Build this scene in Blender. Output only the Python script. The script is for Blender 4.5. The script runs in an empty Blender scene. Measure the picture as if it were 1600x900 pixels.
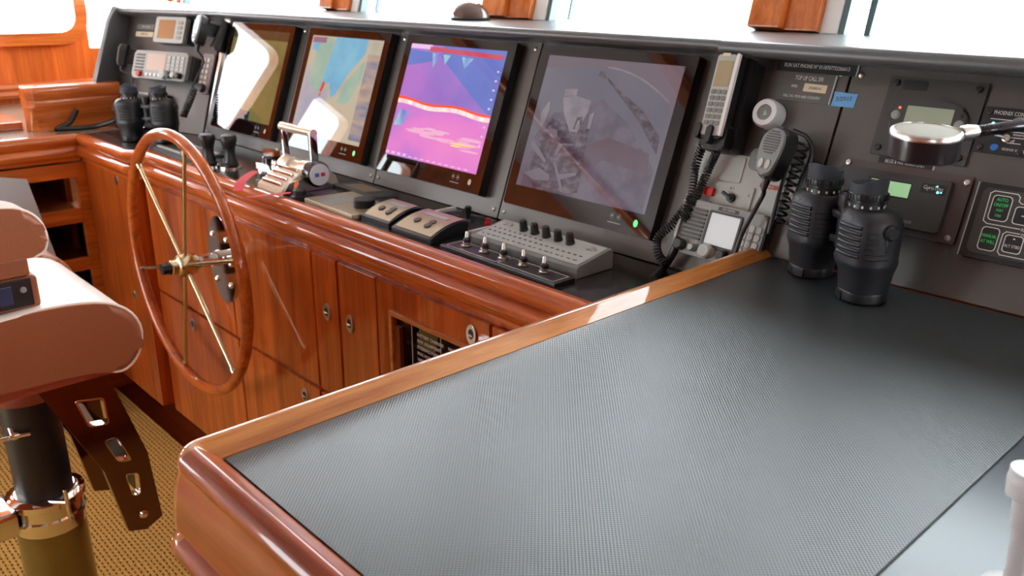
# Yacht wheelhouse: helm console, chart table, steering wheel, helm chair.
# World: metres, floor z=0, X along the console (to starboard), Y forward, camera over the origin.
import bpy, bmesh, math, random
from mathutils import Vector, Matrix, noise

random.seed(7)
SC = bpy.context.scene
COL = SC.collection
R = math.radians
PI = math.pi

# ------------------------------------------------------------------ camera
CAM = Vector((0, 0, 1.6))
AX = Vector((0.68131202, 0.24484651, -0.68982905))   # world X in camera (right, down, forward)
AY = Vector((0.73197673, -0.22158157, 0.64429161))
AZ = Vector((0.00489915, -0.94390243, -0.33018813))
FPX = 1360.8012


def ray(u, v):
    d = Vector((u - 800.0, v - 450.0, FPX))
    return Vector((AX.dot(d), AY.dot(d), AZ.dot(d)))


def hit(u, v, n, p0):
    n = Vector(n)
    d = ray(u, v)
    return CAM + d * ((Vector(p0) - CAM).dot(n) / d.dot(n))


def atz(u, v, z):
    return hit(u, v, (0, 0, 1), (0, 0, z))


def aty(u, v, y):
    return hit(u, v, (0, 1, 0), (0, y, 0))


def atx(u, v, x):
    return hit(u, v, (1, 0, 0), (x, 0, 0))


def atd(u, v, d):
    return CAM + ray(u, v) * (d / FPX)


cd = bpy.data.cameras.new('camera')
co = bpy.data.objects.new('camera', cd)
COL.objects.link(co)
right = Vector((AX[0], AY[0], AZ[0])).normalized()
back = -Vector((AX[2], AY[2], AZ[2])).normalized()
upv = back.cross(right)
co.matrix_world = Matrix(((right.x, upv.x, back.x, CAM.x), (right.y, upv.y, back.y, CAM.y),
                          (right.z, upv.z, back.z, CAM.z), (0, 0, 0, 1)))
cd.sensor_fit = 'HORIZONTAL'
cd.sensor_width = 36.0
cd.lens = FPX * 36.0 / 1600.0
cd.clip_start = 0.02
cd.dof.use_dof = True
cd.dof.focus_distance = 1.25
cd.dof.aperture_fstop = 8.0
SC.camera = co

# ------------------------------------------------------------------ materials


def lin(c):
    def f(x):
        x /= 255.0
        return x / 12.92 if x <= 0.04045 else ((x + 0.055) / 1.055) ** 2.4
    return (f(c[0]), f(c[1]), f(c[2]), 1.0)


def mat(name, col, rough=0.5, metal=0.0, coat=0.0, emit=0.0, spec=0.5, coatr=0.05, bump=0.0, bscale=400.0, vary=0.0):
    m = bpy.data.materials.new(name)
    m.use_nodes = True
    nt = m.node_tree
    b = nt.nodes['Principled BSDF']
    c = lin(col)
    b.inputs['Base Color'].default_value = c
    b.inputs['Roughness'].default_value = rough
    b.inputs['Metallic'].default_value = metal
    b.inputs['Coat Weight'].default_value = coat
    b.inputs['Coat Roughness'].default_value = coatr
    b.inputs['Specular IOR Level'].default_value = spec
    if emit:
        b.inputs['Emission Color'].default_value = c
        b.inputs['Emission Strength'].default_value = emit
    if bump or vary:
        tc = nt.nodes.new('ShaderNodeTexCoord')
        nz = nt.nodes.new('ShaderNodeTexNoise')
        nz.inputs['Scale'].default_value = bscale
        nz.inputs['Detail'].default_value = 3
        nt.links.new(tc.outputs['Object'], nz.inputs['Vector'])
        if bump:
            bp = nt.nodes.new('ShaderNodeBump')
            bp.inputs['Strength'].default_value = bump
            bp.inputs['Distance'].default_value = 0.001
            nt.links.new(nz.outputs['Fac'], bp.inputs['Height'])
            nt.links.new(bp.outputs['Normal'], b.inputs['Normal'])
        if vary:
            rp = nt.nodes.new('ShaderNodeValToRGB')
            rp.color_ramp.elements[0].position = 0.3
            rp.color_ramp.elements[1].position = 0.7
            rp.color_ramp.elements[0].color = [x * (1 - vary) for x in c[:3]] + [1]
            rp.color_ramp.elements[1].color = [min(1, x * (1 + vary)) for x in c[:3]] + [1]
            nt.links.new(nz.outputs['Fac'], rp.inputs['Fac'])
            nt.links.new(rp.outputs['Color'], b.inputs['Base Color'])
    return m


def wood(name, dark, light, axis, scale=6.0, rough=0.32, coat=0.9, plank=0.0):
    """varnished timber, grain along one axis of the object"""
    m = bpy.data.materials.new(name)
    m.use_nodes = True
    nt = m.node_tree
    N, L = nt.nodes, nt.links
    b = N['Principled BSDF']
    tc = N.new('ShaderNodeTexCoord')
    mp = N.new('ShaderNodeMapping')
    s = [scale * 6.0] * 3
    s['xyz'.index(axis)] = scale * 0.35
    mp.inputs['Scale'].default_value = s
    L.new(tc.outputs['Object'], mp.inputs['Vector'])
    n1 = N.new('ShaderNodeTexNoise')
    n1.inputs['Scale'].default_value = 1.0
    n1.inputs['Detail'].default_value = 6
    n1.inputs['Roughness'].default_value = 0.6
    n1.inputs['Distortion'].default_value = 0.6
    L.new(mp.outputs['Vector'], n1.inputs['Vector'])
    n2 = N.new('ShaderNodeTexNoise')
    n2.inputs['Scale'].default_value = 7.0
    n2.inputs['Detail'].default_value = 4
    L.new(mp.outputs['Vector'], n2.inputs['Vector'])
    mx = N.new('ShaderNodeMath')
    mx.operation = 'MULTIPLY_ADD'
    mx.inputs[1].default_value = 0.28
    L.new(n2.outputs['Fac'], mx.inputs[0])
    L.new(n1.outputs['Fac'], mx.inputs[2])
    rp = N.new('ShaderNodeValToRGB')
    e = rp.color_ramp.elements
    e[0].position, e[1].position = 0.42, 0.86
    e[0].color, e[1].color = lin(dark), lin(light)
    L.new(mx.outputs['Value'], rp.inputs['Fac'])
    out = rp.outputs['Color']
    if plank:
        mp2 = N.new('ShaderNodeMapping')
        s2 = [0.001] * 3
        ax2 = 'x' if axis != 'x' else 'y'
        s2['xyz'.index(ax2)] = 1.0 / plank
        if axis == 'z':
            s2[1] = 1.0 / plank * 0.9
        mp2.inputs['Scale'].default_value = s2
        L.new(tc.outputs['Object'], mp2.inputs['Vector'])
        wn = N.new('ShaderNodeTexWhiteNoise')
        wn.noise_dimensions = '3D'
        sn = N.new('ShaderNodeVectorMath')
        sn.operation = 'FLOOR'
        L.new(mp2.outputs['Vector'], sn.inputs[0])
        L.new(sn.outputs['Vector'], wn.inputs['Vector'])
        hs = N.new('ShaderNodeHueSaturation')
        mr = N.new('ShaderNodeMapRange')
        mr.inputs['To Min'].default_value = 0.9
        mr.inputs['To Max'].default_value = 1.1
        L.new(wn.outputs['Value'], mr.inputs['Value'])
        L.new(mr.outputs['Result'], hs.inputs['Value'])
        L.new(out, hs.inputs['Color'])
        out = hs.outputs['Color']
    L.new(out, b.inputs['Base Color'])
    b.inputs['Roughness'].default_value = rough
    b.inputs['Coat Weight'].default_value = coat
    b.inputs['Coat Roughness'].default_value = 0.035
    b.inputs['Specular IOR Level'].default_value = 0.12
    return m


M = {}
RD, RL = (134, 56, 18), (194, 95, 36)
M['wood_z'] = wood('varnished_mahogany_upright', RD, RL, 'z', plank=0.12)
M['wood_x'] = wood('varnished_mahogany_along', (144, 62, 19), (206, 104, 40), 'x', coat=0.85)
M['wood_y'] = wood('varnished_mahogany_across', (158, 74, 25), (216, 118, 50), 'y')
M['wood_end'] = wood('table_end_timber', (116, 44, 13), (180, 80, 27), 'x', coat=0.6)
M['teak_x'] = wood('teak_edge_along', (150, 82, 34), (206, 136, 70), 'x', scale=9)
M['teak_y'] = wood('teak_edge_across', (150, 82, 34), (206, 136, 70), 'y', scale=9)
M['wood_in'] = wood('shelf_interior', (92, 44, 18), (140, 76, 34), 'z', plank=0.06)
M['floor_wood'] = wood('floor_boards', (92, 34, 16), (130, 54, 26), 'x', plank=0.07)
M['panel'] = mat('instrument_panel_paint', (97, 95, 92), 0.38, metal=0.6, bump=0.15, bscale=900)
M['brow'] = mat('brow_vinyl', (82, 85, 87), 0.38, coat=0.35, coatr=0.25, bump=0.3, bscale=700)
M['ledge'] = mat('black_laminate', (44, 42, 40), 0.22, coat=0.4, coatr=0.1)
M['table_top'] = mat('grey_laminate', (62, 68, 74), 0.26, spec=0.45)
M['tan_plate'] = mat('tan_control_plate', (168, 150, 124), 0.32, metal=0.5)
M['black'] = mat('black_plastic', (26, 27, 29), 0.38)
M['black_gloss'] = mat('black_glass', (14, 10, 11), 0.02, spec=1.0)
M['reflect_tint_glass'] = mat('wood_reflection_tint_glass', (22, 8, 9), 0.02, spec=0.55)  # bezel glass; red of mirrored woodwork mixed into the base colour
M['wall_wood'] = wood('port_wall_timber', (176, 80, 28), (226, 120, 50), 'z', plank=0.14)
M['mullion'] = wood('mullion_timber', (166, 82, 30), (222, 130, 62), 'z')
M['black_rubber'] = mat('black_rubber_armour', (27, 30, 35), 0.42, bump=0.2, bscale=1500)
M['rubber_blue'] = mat('eyecup_rubber', (46, 54, 62), 0.6)
M['dark'] = mat('dark_grey_metal', (60, 60, 58), 0.4, bump=0.1)
M['grey'] = mat('mid_grey_plastic', (120, 124, 122), 0.45)
M['front_grey'] = mat('radio_front_grey', (146, 149, 146), 0.42)
M['lgrey'] = mat('light_grey_plastic', (178, 182, 176), 0.4)
M['silver'] = mat('silver_plate', (150, 152, 148), 0.35, metal=0.3)
M['white'] = mat('white_plastic', (216, 218, 218), 0.35)
M['cream'] = mat('cream_lens', (140, 130, 106), 0.6, spec=0.2)
M['chrome'] = mat('polished_chrome', (225, 222, 215), 0.06, metal=1.0)
M['steel'] = mat('brushed_steel', (204, 202, 196), 0.28, metal=1.0)
M['dchrome'] = mat('dark_chrome', (92, 92, 96), 0.16, metal=1.0)
M['lamp_black'] = mat('lamp_black', (20, 22, 28), 0.28, coat=0.3)
M['mirror_plate'] = mat('mirror_steel', (112, 84, 76), 0.1, metal=1.0)
M['brass'] = mat('brass', (196, 150, 84), 0.2, metal=1.0)
M['bronze'] = mat('champagne_metal', (205, 190, 150), 0.2, metal=1.0)
M['ivory'] = mat('ivory_metal', (226, 216, 192), 0.28, metal=0.55, coat=0.5)
M['khaki'] = mat('column_paint', (132, 118, 66), 0.22, metal=0.75, coat=0.4)
M['leather'] = mat('tan_leather', (152, 90, 58), 0.46, spec=0.35, bump=0.25, bscale=350, vary=0.05)
M['leather_sheen'] = mat('leather_top_sheen', (240, 230, 222), 0.36, bump=0.2, bscale=350)  # same leather; bright reflected light on the seat top put into the colour
M['piping'] = mat('pale_piping', (238, 216, 198), 0.5)
M['pan'] = mat('red_brown_metal', (158, 72, 52), 0.4)
M['red'] = mat('red_plastic', (206, 40, 40), 0.4)
M['ribbon'] = mat('red_ribbon', (226, 70, 84), 0.6)
M['paper'] = mat('paper_label', (222, 208, 176), 0.7)
M['text'] = mat('white_engraving', (214, 214, 206), 0.6)
M['texg'] = mat('green_lettering', (40, 190, 90), 0.5, emit=0.25)
M['dtext'] = mat('dark_lettering', (60, 66, 74), 0.6)
M['tape'] = mat('blue_masking_tape', (112, 172, 224), 0.7)
M['blue'] = mat('blue_mark', (40, 110, 190), 0.5)
M['lcd'] = mat('backlit_display', (196, 202, 204), 0.2, emit=0.3)
M['lcd_green'] = mat('green_display', (150, 196, 146), 0.2, emit=0.45)
M['lcd_grey'] = mat('grey_display', (140, 148, 128), 0.2, emit=0.2)
M['lcd_tan'] = mat('amber_display', (160, 118, 80), 0.25, emit=0.12)
M['lcd_pale'] = mat('pale_display', (186, 164, 150), 0.25, emit=0.15)
M['lcd_sand'] = mat('sand_display', (164, 150, 116), 0.3)
M['led'] = mat('blue_led', (120, 210, 240), 0.3, emit=2.0)
M['ledg'] = mat('green_led', (90, 220, 120), 0.3, emit=0.9)
M['ledo'] = mat('orange_led', (240, 110, 60), 0.3, emit=1.2)
M['clear'] = mat('smoked_acrylic', (84, 72, 70), 0.3)
M['beige_btn'] = mat('beige_buttons', (222, 214, 196), 0.5)
M['pink_panel'] = mat('mauve_panel', (150, 132, 136), 0.45)
M['ceiling'] = mat('ceiling_panel', (178, 174, 170), 0.6)
M['wall_paint'] = mat('cream_wall', (206, 196, 184), 0.6)
M['board'] = mat('pale_grey_board', (176, 186, 192), 0.4)
M['blue_screen'] = mat('dim_blue_display', (36, 62, 92), 0.1, coat=1.0)
M['counter'] = mat('pale_counter', (150, 140, 122), 0.2, coat=0.6)
M['teal'] = mat('window_seal', (66, 92, 94), 0.25, coat=0.4)
M['smoke'] = mat('smoked_dome', (88, 66, 58), 0.12, coat=0.8)
M['trimwhite'] = mat('white_window_edge', (224, 222, 216), 0.4)


def make_mat_rubber():
    m = bpy.data.materials.new('woven_rubber_mat')
    m.use_nodes = True
    nt = m.node_tree
    N, L = nt.nodes, nt.links
    b = N['Principled BSDF']
    tc = N.new('ShaderNodeTexCoord')
    sp = N.new('ShaderNodeSeparateXYZ')
    L.new(tc.outputs['Object'], sp.inputs[0])

    def wave(src, k, ph=0.0):
        a = N.new('ShaderNodeMath'); a.operation = 'MULTIPLY_ADD'
        a.inputs[1].default_value = k; a.inputs[2].default_value = ph
        L.new(src, a.inputs[0])
        s = N.new('ShaderNodeMath'); s.operation = 'SINE'
        L.new(a.outputs[0], s.inputs[0])
        return s.outputs[0]
    k = 2 * PI / 0.0044
    w1, w2 = wave(sp.outputs['X'], k), wave(sp.outputs['Y'], k)
    pr = N.new('ShaderNodeMath'); pr.operation = 'MULTIPLY'
    L.new(w1, pr.inputs[0]); L.new(w2, pr.inputs[1])
    nz = N.new('ShaderNodeTexNoise'); nz.inputs['Scale'].default_value = 9; nz.inputs['Detail'].default_value = 4
    L.new(tc.outputs['Object'], nz.inputs['Vector'])
    ad = N.new('ShaderNodeMath'); ad.operation = 'MULTIPLY_ADD'
    ad.inputs[1].default_value = 0.32; ad.inputs[2].default_value = 0.5
    L.new(pr.outputs[0], ad.inputs[0])
    rp = N.new('ShaderNodeValToRGB')
    rp.color_ramp.elements[0].color = lin((12, 14, 15)); rp.color_ramp.elements[1].color = lin((78, 86, 88))
    rp.color_ramp.elements[0].position = 0.2; rp.color_ramp.elements[1].position = 0.85
    L.new(ad.outputs[0], rp.inputs['Fac'])
    L.new(rp.outputs['Color'], b.inputs['Base Color'])
    bp = N.new('ShaderNodeBump'); bp.inputs['Strength'].default_value = 0.3; bp.inputs['Distance'].default_value = 0.0005
    L.new(pr.outputs[0], bp.inputs['Height']); L.new(bp.outputs['Normal'], b.inputs['Normal'])
    mr = N.new('ShaderNodeMapRange'); mr.inputs['To Min'].default_value = 0.26; mr.inputs['To Max'].default_value = 0.36; b.inputs['Specular IOR Level'].default_value = 0.8
    L.new(nz.outputs['Fac'], mr.inputs['Value']); L.new(mr.outputs['Result'], b.inputs['Roughness'])
    return m


M['rubber_mat'] = make_mat_rubber()


def make_carpet():
    m = bpy.data.materials.new('basket_weave_carpet')
    m.use_nodes = True
    nt = m.node_tree
    N, L = nt.nodes, nt.links
    b = N['Principled BSDF']
    b.inputs['Roughness'].default_value = 0.9
    b.inputs['Specular IOR Level'].default_value = 0.1
    tc = N.new('ShaderNodeTexCoord')
    sp = N.new('ShaderNodeSeparateXYZ')
    L.new(tc.outputs['Object'], sp.inputs[0])

    def mth(op, a, b_=None, c_=None):
        n = N.new('ShaderNodeMath'); n.operation = op
        for k, v in enumerate((a, b_, c_)):
            if v is None:
                continue
            if isinstance(v, (int, float)):
                n.inputs[k].default_value = v
            else:
                L.new(v, n.inputs[k])
        return n.outputs[0]
    wob = N.new('ShaderNodeTexNoise'); wob.inputs['Scale'].default_value = 45
    L.new(tc.outputs['Object'], wob.inputs['Vector'])
    yy = mth('ADD', mth('DIVIDE', sp.outputs['Y'], 0.0138), mth('MULTIPLY', wob.outputs['Fac'], 0.5))
    row = mth('FLOOR', yy)
    fy = mth('FRACT', yy)
    xx = mth('ADD', mth('DIVIDE', sp.outputs['X'], 0.021), mth('MULTIPLY', row, 0.5))
    fx = mth('FRACT', xx)
    inrow = mth('LESS_THAN', fy, 0.30)
    indash = mth('LESS_THAN', fx, 0.70)
    dk = mth('MULTIPLY', inrow, indash)
    alt = mth('GREATER_THAN', mth('SINE', mth('MULTIPLY', fx, 12.5)), 0.2)
    base = N.new('ShaderNodeMix'); base.data_type = 'RGBA'
    base.inputs['A'].default_value = lin((236, 194, 112)); base.inputs['B'].default_value = lin((214, 168, 88))
    L.new(alt, base.inputs['Factor'])
    br = N.new('ShaderNodeMix'); br.data_type = 'RGBA'
    br.inputs['B'].default_value = lin((92, 62, 26))
    L.new(dk, br.inputs['Factor']); L.new(base.outputs['Result'], br.inputs['A'])
    nz = N.new('ShaderNodeTexNoise'); nz.inputs['Scale'].default_value = 130; nz.inputs['Detail'].default_value = 4
    L.new(tc.outputs['Object'], nz.inputs['Vector'])
    mx = N.new('ShaderNodeMix'); mx.data_type = 'RGBA'; mx.blend_type = 'MULTIPLY'
    mx.inputs['Factor'].default_value = 0.35
    rp = N.new('ShaderNodeValToRGB')
    rp.color_ramp.elements[0].position = 0.35; rp.color_ramp.elements[1].position = 0.62
    rp.color_ramp.elements[0].color = (0.35, 0.3, 0.22, 1)
    L.new(nz.outputs['Fac'], rp.inputs['Fac'])
    L.new(br.outputs['Result'], mx.inputs['A']); L.new(rp.outputs['Color'], mx.inputs['B'])
    L.new(mx.outputs['Result'], b.inputs['Base Color'])
    return m


M['carpet'] = make_carpet()


def make_glass():
    m = bpy.data.materials.new('window_glass')
    m.use_nodes = True
    nt = m.node_tree
    N, L = nt.nodes, nt.links
    N.remove(N['Principled BSDF'])
    o = N['Material Output']
    tr = N.new('ShaderNodeBsdfTransparent'); tr.inputs['Color'].default_value = (0.95, 0.97, 0.97, 1)
    gl = N.new('ShaderNodeBsdfGlossy'); gl.inputs['Roughness'].default_value = 0.01
    mx = N.new('ShaderNodeMixShader')
    mx.inputs[0].default_value = 0.05; L.new(tr.outputs[0], mx.inputs[1]); L.new(gl.outputs[0], mx.inputs[2])
    L.new(mx.outputs[0], o.inputs['Surface'])
    return m


M['glass'] = make_glass()

# ------------------------------------------------------------------ mesh building


class MB:
    """collects primitives in one bmesh"""

    def __init__(self):
        self.bm = bmesh.new()

    def _fin(self, vs, M4):
        if M4 is not None:
            bmesh.ops.transform(self.bm, matrix=M4, verts=vs)

    def box(self, lo, hi, bevel=0.0, seg=2, M4=None, mi=0):
        lo, hi = Vector(lo), Vector(hi)
        g = bmesh.ops.create_cube(self.bm, size=1.0)
        vs = g['verts']
        c, s = (lo + hi) / 2, hi - lo
        for v in vs:
            v.co = Vector((v.co.x * s.x, v.co.y * s.y, v.co.z * s.z)) + c
        fs = list({f for v in vs for f in v.link_faces})
        if bevel:
            es = list({e for v in vs for e in v.link_edges})
            bevel = min(bevel, 0.49 * min(abs(s.x), abs(s.y), abs(s.z)))
            r = bmesh.ops.bevel(self.bm, geom=es, offset=bevel, segments=seg, affect='EDGES', profile=0.5)
            vs = list({v for f in r['faces'] for v in f.verts} | {v for v in vs if v.is_valid})
            fs = list({f for v in vs for f in v.link_faces})
        for f in fs:
            f.material_index = mi
        self._fin(vs, M4)
        return self

    def prism(self, poly, h0, h1, bevel=0.0, M4=None, mi=0, seg=2):
        """polygon in xy extruded along z"""
        a = [self.bm.verts.new((p[0], p[1], h0)) for p in poly]
        b = [self.bm.verts.new((p[0], p[1], h1)) for p in poly]
        n = len(poly)
        fs = [self.bm.faces.new(a[::-1]), self.bm.faces.new(b)]
        top = fs[1]
        for i in range(n):
            j = (i + 1) % n
            fs.append(self.bm.faces.new((a[i], a[j], b[j], b[i])))
        vs = a + b
        if bevel:
            r = bmesh.ops.bevel(self.bm, geom=list(top.edges), offset=bevel, segments=seg, affect='EDGES', profile=0.5)
            vs = list({v for v in vs if v.is_valid} | {v for f in r['faces'] for v in f.verts})
        for f in {f for v in vs for f in v.link_faces}:
            f.material_index = mi
        self._fin(vs, M4)
        return self

    def lathe(self, prof, n=28, M4=None, mi=0, cap=True):
        """profile [(r, z)] turned about z"""
        rings = []
        vs = []
        for r, z in prof:
            if r < 1e-6:
                v = self.bm.verts.new((0, 0, z)); rings.append([v]); vs.append(v)
            else:
                rg = [self.bm.verts.new((r * math.cos(2 * PI * k / n), r * math.sin(2 * PI * k / n), z)) for k in range(n)]
                rings.append(rg); vs += rg
        for A, B in zip(rings, rings[1:]):
            for k in range(n):
                j = (k + 1) % n
                if len(A) == 1 and len(B) == 1:
                    continue
                if len(A) == 1:
                    f = self.bm.faces.new((A[0], B[j], B[k]))
                elif len(B) == 1:
                    f = self.bm.faces.new((A[k], A[j], B[0]))
                else:
                    f = self.bm.faces.new((A[k], A[j], B[j], B[k]))
                f.material_index = mi
        if cap:
            for rg, rev in ((rings[0], True), (rings[-1], False)):
                if len(rg) > 1:
                    f = self.bm.faces.new(rg[::-1] if rev else rg); f.material_index = mi
        self._fin(vs, M4)
        return self

    def tube(self, pts, r, n=10, closed=False, M4=None, mi=0, flat=None):
        """round tube along a polyline; r a number or a list"""
        pts = [Vector(p) for p in pts]
        m = len(pts)
        rs = r if isinstance(r, (list, tuple)) else [r] * m
        rings = []
        up = None
        vs = []
        for i, p in enumerate(pts):
            if closed:
                t = pts[(i + 1) % m] - pts[i - 1]
            else:
                t = pts[min(i + 1, m - 1)] - pts[max(i - 1, 0)]
            t.normalize()
            if up is None:
                up = Vector((0, 0, 1)) if abs(t.z) < 0.9 else Vector((0, 1, 0))
            s = t.cross(up).normalized()
            up = s.cross(t).normalized()
            k2 = flat or 1.0
            rg = [self.bm.verts.new(p + s * (rs[i] * math.cos(2 * PI * k / n)) + up * (rs[i] * k2 * math.sin(2 * PI * k / n))) for k in range(n)]
            rings.append(rg); vs += rg
        pr = list(zip(rings, rings[1:])) + ([(rings[-1], rings[0])] if closed else [])
        for A, B in pr:
            for k in range(n):
                j = (k + 1) % n
                f = self.bm.faces.new((A[k], A[j], B[j], B[k])); f.material_index = mi
        if not closed:
            self.bm.faces.new(rings[0][::-1]).material_index = mi
            self.bm.faces.new(rings[-1]).material_index = mi
        self._fin(vs, M4)
        return self

    def sweep(self, prof, path, M4=None, closed_prof=True, mi=0):
        """profile (out, z) swept along a horizontal polyline, mitred; out = to the right of travel"""
        P = [Vector((p[0], p[1])) for p in path]
        zs = [p[2] if len(p) > 2 else 0.0 for p in path]
        rows = []
        vs = []
        for i, p in enumerate(P):
            d0 = (P[i] - P[i - 1]).normalized() if i > 0 else None
            d1 = (P[i + 1] - P[i]).normalized() if i < len(P) - 1 else None
            if d0 is None: d0 = d1
            if d1 is None: d1 = d0
            n0, n1 = Vector((d0.y, -d0.x)), Vector((d1.y, -d1.x))
            mt = (n0 + n1).normalized()
            mt = mt / max(0.2, mt.dot(n0))
            row = [self.bm.verts.new((p.x + mt.x * o, p.y + mt.y * o, zs[i] + z)) for o, z in prof]
            rows.append(row); vs += row
        n = len(prof)
        for A, B in zip(rows, rows[1:]):
            for k in range(n if closed_prof else n - 1):
                j = (k + 1) % n
                self.bm.faces.new((A[k], B[k], B[j], A[j])).material_index = mi
        if closed_prof:
            self.bm.faces.new(rows[0]).material_index = mi
            self.bm.faces.new(rows[-1][::-1]).material_index = mi
        self._fin(vs, M4)
        return self

    def quad(self, pts, mi=0, M4=None):
        vs = [self.bm.verts.new(p) for p in pts]
        self.bm.faces.new(vs).material_index = mi
        self._fin(vs, M4)
        return self

    def build(self, name, mats, parent=None, inv=None, smooth=40):
        bmesh.ops.recalc_face_normals(self.bm, faces=self.bm.faces[:])
        me = bpy.data.meshes.new(name)
        if inv is not None:
            bmesh.ops.transform(self.bm, matrix=inv, verts=self.bm.verts[:])
        self.bm.to_mesh(me)
        self.bm.free()
        for m in (mats if isinstance(mats, (list, tuple)) else [mats]):
            me.materials.append(M[m] if isinstance(m, str) else m)
        if smooth:
            me.polygons.foreach_set('use_smooth', [True] * len(me.polygons))
            me.set_sharp_from_angle(angle=R(smooth))
        o = bpy.data.objects.new(name, me)
        COL.objects.link(o)
        if smooth:
            wn_ = o.modifiers.new('weighted_normals', 'WEIGHTED_NORMAL')
            wn_.keep_sharp = True
        if parent is not None:
            o.parent = parent
        return o


def T(x, y, z):
    return Matrix.Translation((x, y, z))


def RX(a):
    return Matrix.Rotation(a, 4, 'X')


def RY(a):
    return Matrix.Rotation(a, 4, 'Y')


def RZ(a):
    return Matrix.Rotation(a, 4, 'Z')


def rrect(x0, y0, x1, y1, r, n=5):
    r = min(r, abs(x1 - x0) / 2 - 1e-6, abs(y1 - y0) / 2 - 1e-6)
    out = []
    for cx, cy, a in ((x1 - r, y1 - r, 0), (x0 + r, y1 - r, 90), (x0 + r, y0 + r, 180), (x1 - r, y0 + r, 270)):
        for k in range(n + 1):
            t = R(a + 90 * k / n)
            out.append((cx + r * math.cos(t), cy + r * math.sin(t)))
    return out


def ellipse(cx, cy, a, b, n=32):
    return [(cx + a * math.cos(2 * PI * k / n), cy + b * math.sin(2 * PI * k / n)) for k in range(n)]


def ring(mb, outer, inner, h0, h1, M4=None, mi=0):
    """frame between two outlines with the same point count"""
    n = len(outer)
    L = []
    vs = []
    for poly, h in ((outer, h0), (outer, h1), (inner, h1), (inner, h0)):
        r = [mb.bm.verts.new((p[0], p[1], h)) for p in poly]
        L.append(r); vs += r
    for A, B in ((0, 1), (1, 2), (2, 3), (3, 0)):
        for k in range(n):
            j = (k + 1) % n
            mb.bm.faces.new((L[A][k], L[A][j], L[B][j], L[B][k])).material_index = mi
    mb._fin(vs, M4)
    return mb


def helix(path, r, turns, w, n=10):
    """coiled cord: helix about a polyline"""
    P = [Vector(p) for p in path]
    seg = [0.0]
    for a, b in zip(P, P[1:]):
        seg.append(seg[-1] + (b - a).length)
    tot = seg[-1]
    out = []
    N = int(turns * n)
    up = Vector((0.3, 0.2, 1)).normalized()
    for k in range(N + 1):
        d = tot * k / N
        i = max(j for j in range(len(seg)) if seg[j] <= d + 1e-9)
        i = min(i, len(P) - 2)
        f = (d - seg[i]) / max(1e-9, seg[i + 1] - seg[i])
        p = P[i].lerp(P[i + 1], f)
        tdir = (P[i + 1] - P[i])
        if i + 2 < len(P):
            tdir = tdir.normalized().lerp((P[i + 2] - P[i + 1]).normalized(), f * 0.5)
        tdir.normalize()
        s = tdir.cross(up).normalized(); u2 = s.cross(tdir)
        a = 2 * PI * turns * k / N
        out.append(p + s * r * math.cos(a) + u2 * r * math.sin(a))
    return out


def bez(pts, n=10):
    """smooth path through points (Catmull-Rom)"""
    P = [Vector(p) for p in pts]
    P = [P[0] * 2 - P[1]] + P + [P[-1] * 2 - P[-2]]
    out = []
    for i in range(1, len(P) - 2):
        for k in range(n):
            s = k / n
            a, b, c, d = P[i - 1], P[i], P[i + 1], P[i + 2]
            out.append(0.5 * ((2 * b) + (c - a) * s + (2 * a - 5 * b + 4 * c - d) * s * s + (3 * b - a - 3 * c + d) * s ** 3))
    out.append(P[-2])
    return out


class Thing:
    def __init__(self, name, label, cat, mw=None, group=None):
        o = bpy.data.objects.new(name, None)
        COL.objects.link(o)
        o.empty_display_size = 0.05
        if mw is not None:
            o.matrix_world = mw
        o['label'] = label
        o['category'] = cat
        if group:
            o['group'] = group
        self.o = o
        self.mw = mw.copy() if mw is not None else Matrix.Identity(4)

    def part(self, name, mb, mats, parent=None, world=False, label=None, smooth=40):
        inv = self.mw.inverted() if world else None
        o = mb.build(name, mats, parent or self.o, inv, smooth)
        if label:
            o['label'] = label
        return o

    def text(self, name, body, size, M4, m='text', parent=None, align='LEFT', ext=0.0, xs=1.0, label=None):
        cu = bpy.data.curves.new(name, 'FONT')
        cu.body = body
        cu.size = size
        cu.align_x = align
        cu.align_y = 'CENTER'
        cu.extrude = 0.0002 + ext
        cu.resolution_u = 2
        tmp = bpy.data.objects.new('tmp', cu)
        COL.objects.link(tmp)
        dg = bpy.context.evaluated_depsgraph_get()
        me = bpy.data.meshes.new_from_object(tmp.evaluated_get(dg))
        bpy.data.objects.remove(tmp)
        bpy.data.curves.remove(cu)
        me.transform(M4 @ Matrix.Diagonal((xs, 1, 1, 1)))
        me.materials.clear()
        me.materials.append(M[m])
        me.name = name
        o = bpy.data.objects.new(name, me)
        COL.objects.link(o)
        o.parent = parent or self.o
        if label:
            o['label'] = label
        return o


def single(name, mb, mats, label, cat, group=None, loc=None, smooth=40):
    inv = T(*loc).inverted() if loc is not None else None
    o = mb.build(name, mats, None, inv, smooth)
    if loc is not None:
        o.location = loc
    o['label'] = label
    o['category'] = cat
    if group:
        o['group'] = group
    return o


def struct(name, mb, mats, smooth=40, label=None):
    o = mb.build(name, mats, None, None, smooth)
    o['kind'] = 'structure'
    if label:
        o['label'] = label
    return o


# ------------------------------------------------------------------ key planes
ZL = 1.071            # helm ledge
YB = 1.3414           # foot of the instrument panel
TL = R(20)            # panel lean
ZT = 1.14             # chart table mat
PUP = Vector((0, math.sin(TL), math.cos(TL)))
POUT = Vector((0, -math.cos(TL), math.sin(TL)))
XH = -3.09            # hinge of the angled port section
AL = R(15)
LRT = Vector((math.cos(AL), math.sin(AL), 0))
LNH = Vector((-math.sin(AL), math.cos(AL), 0))
LUP = LNH * math.sin(TL) + Vector((0, 0, math.cos(TL)))
LOUT = LRT.cross(LUP)
LO = Vector((XH, YB, ZL))


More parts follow.
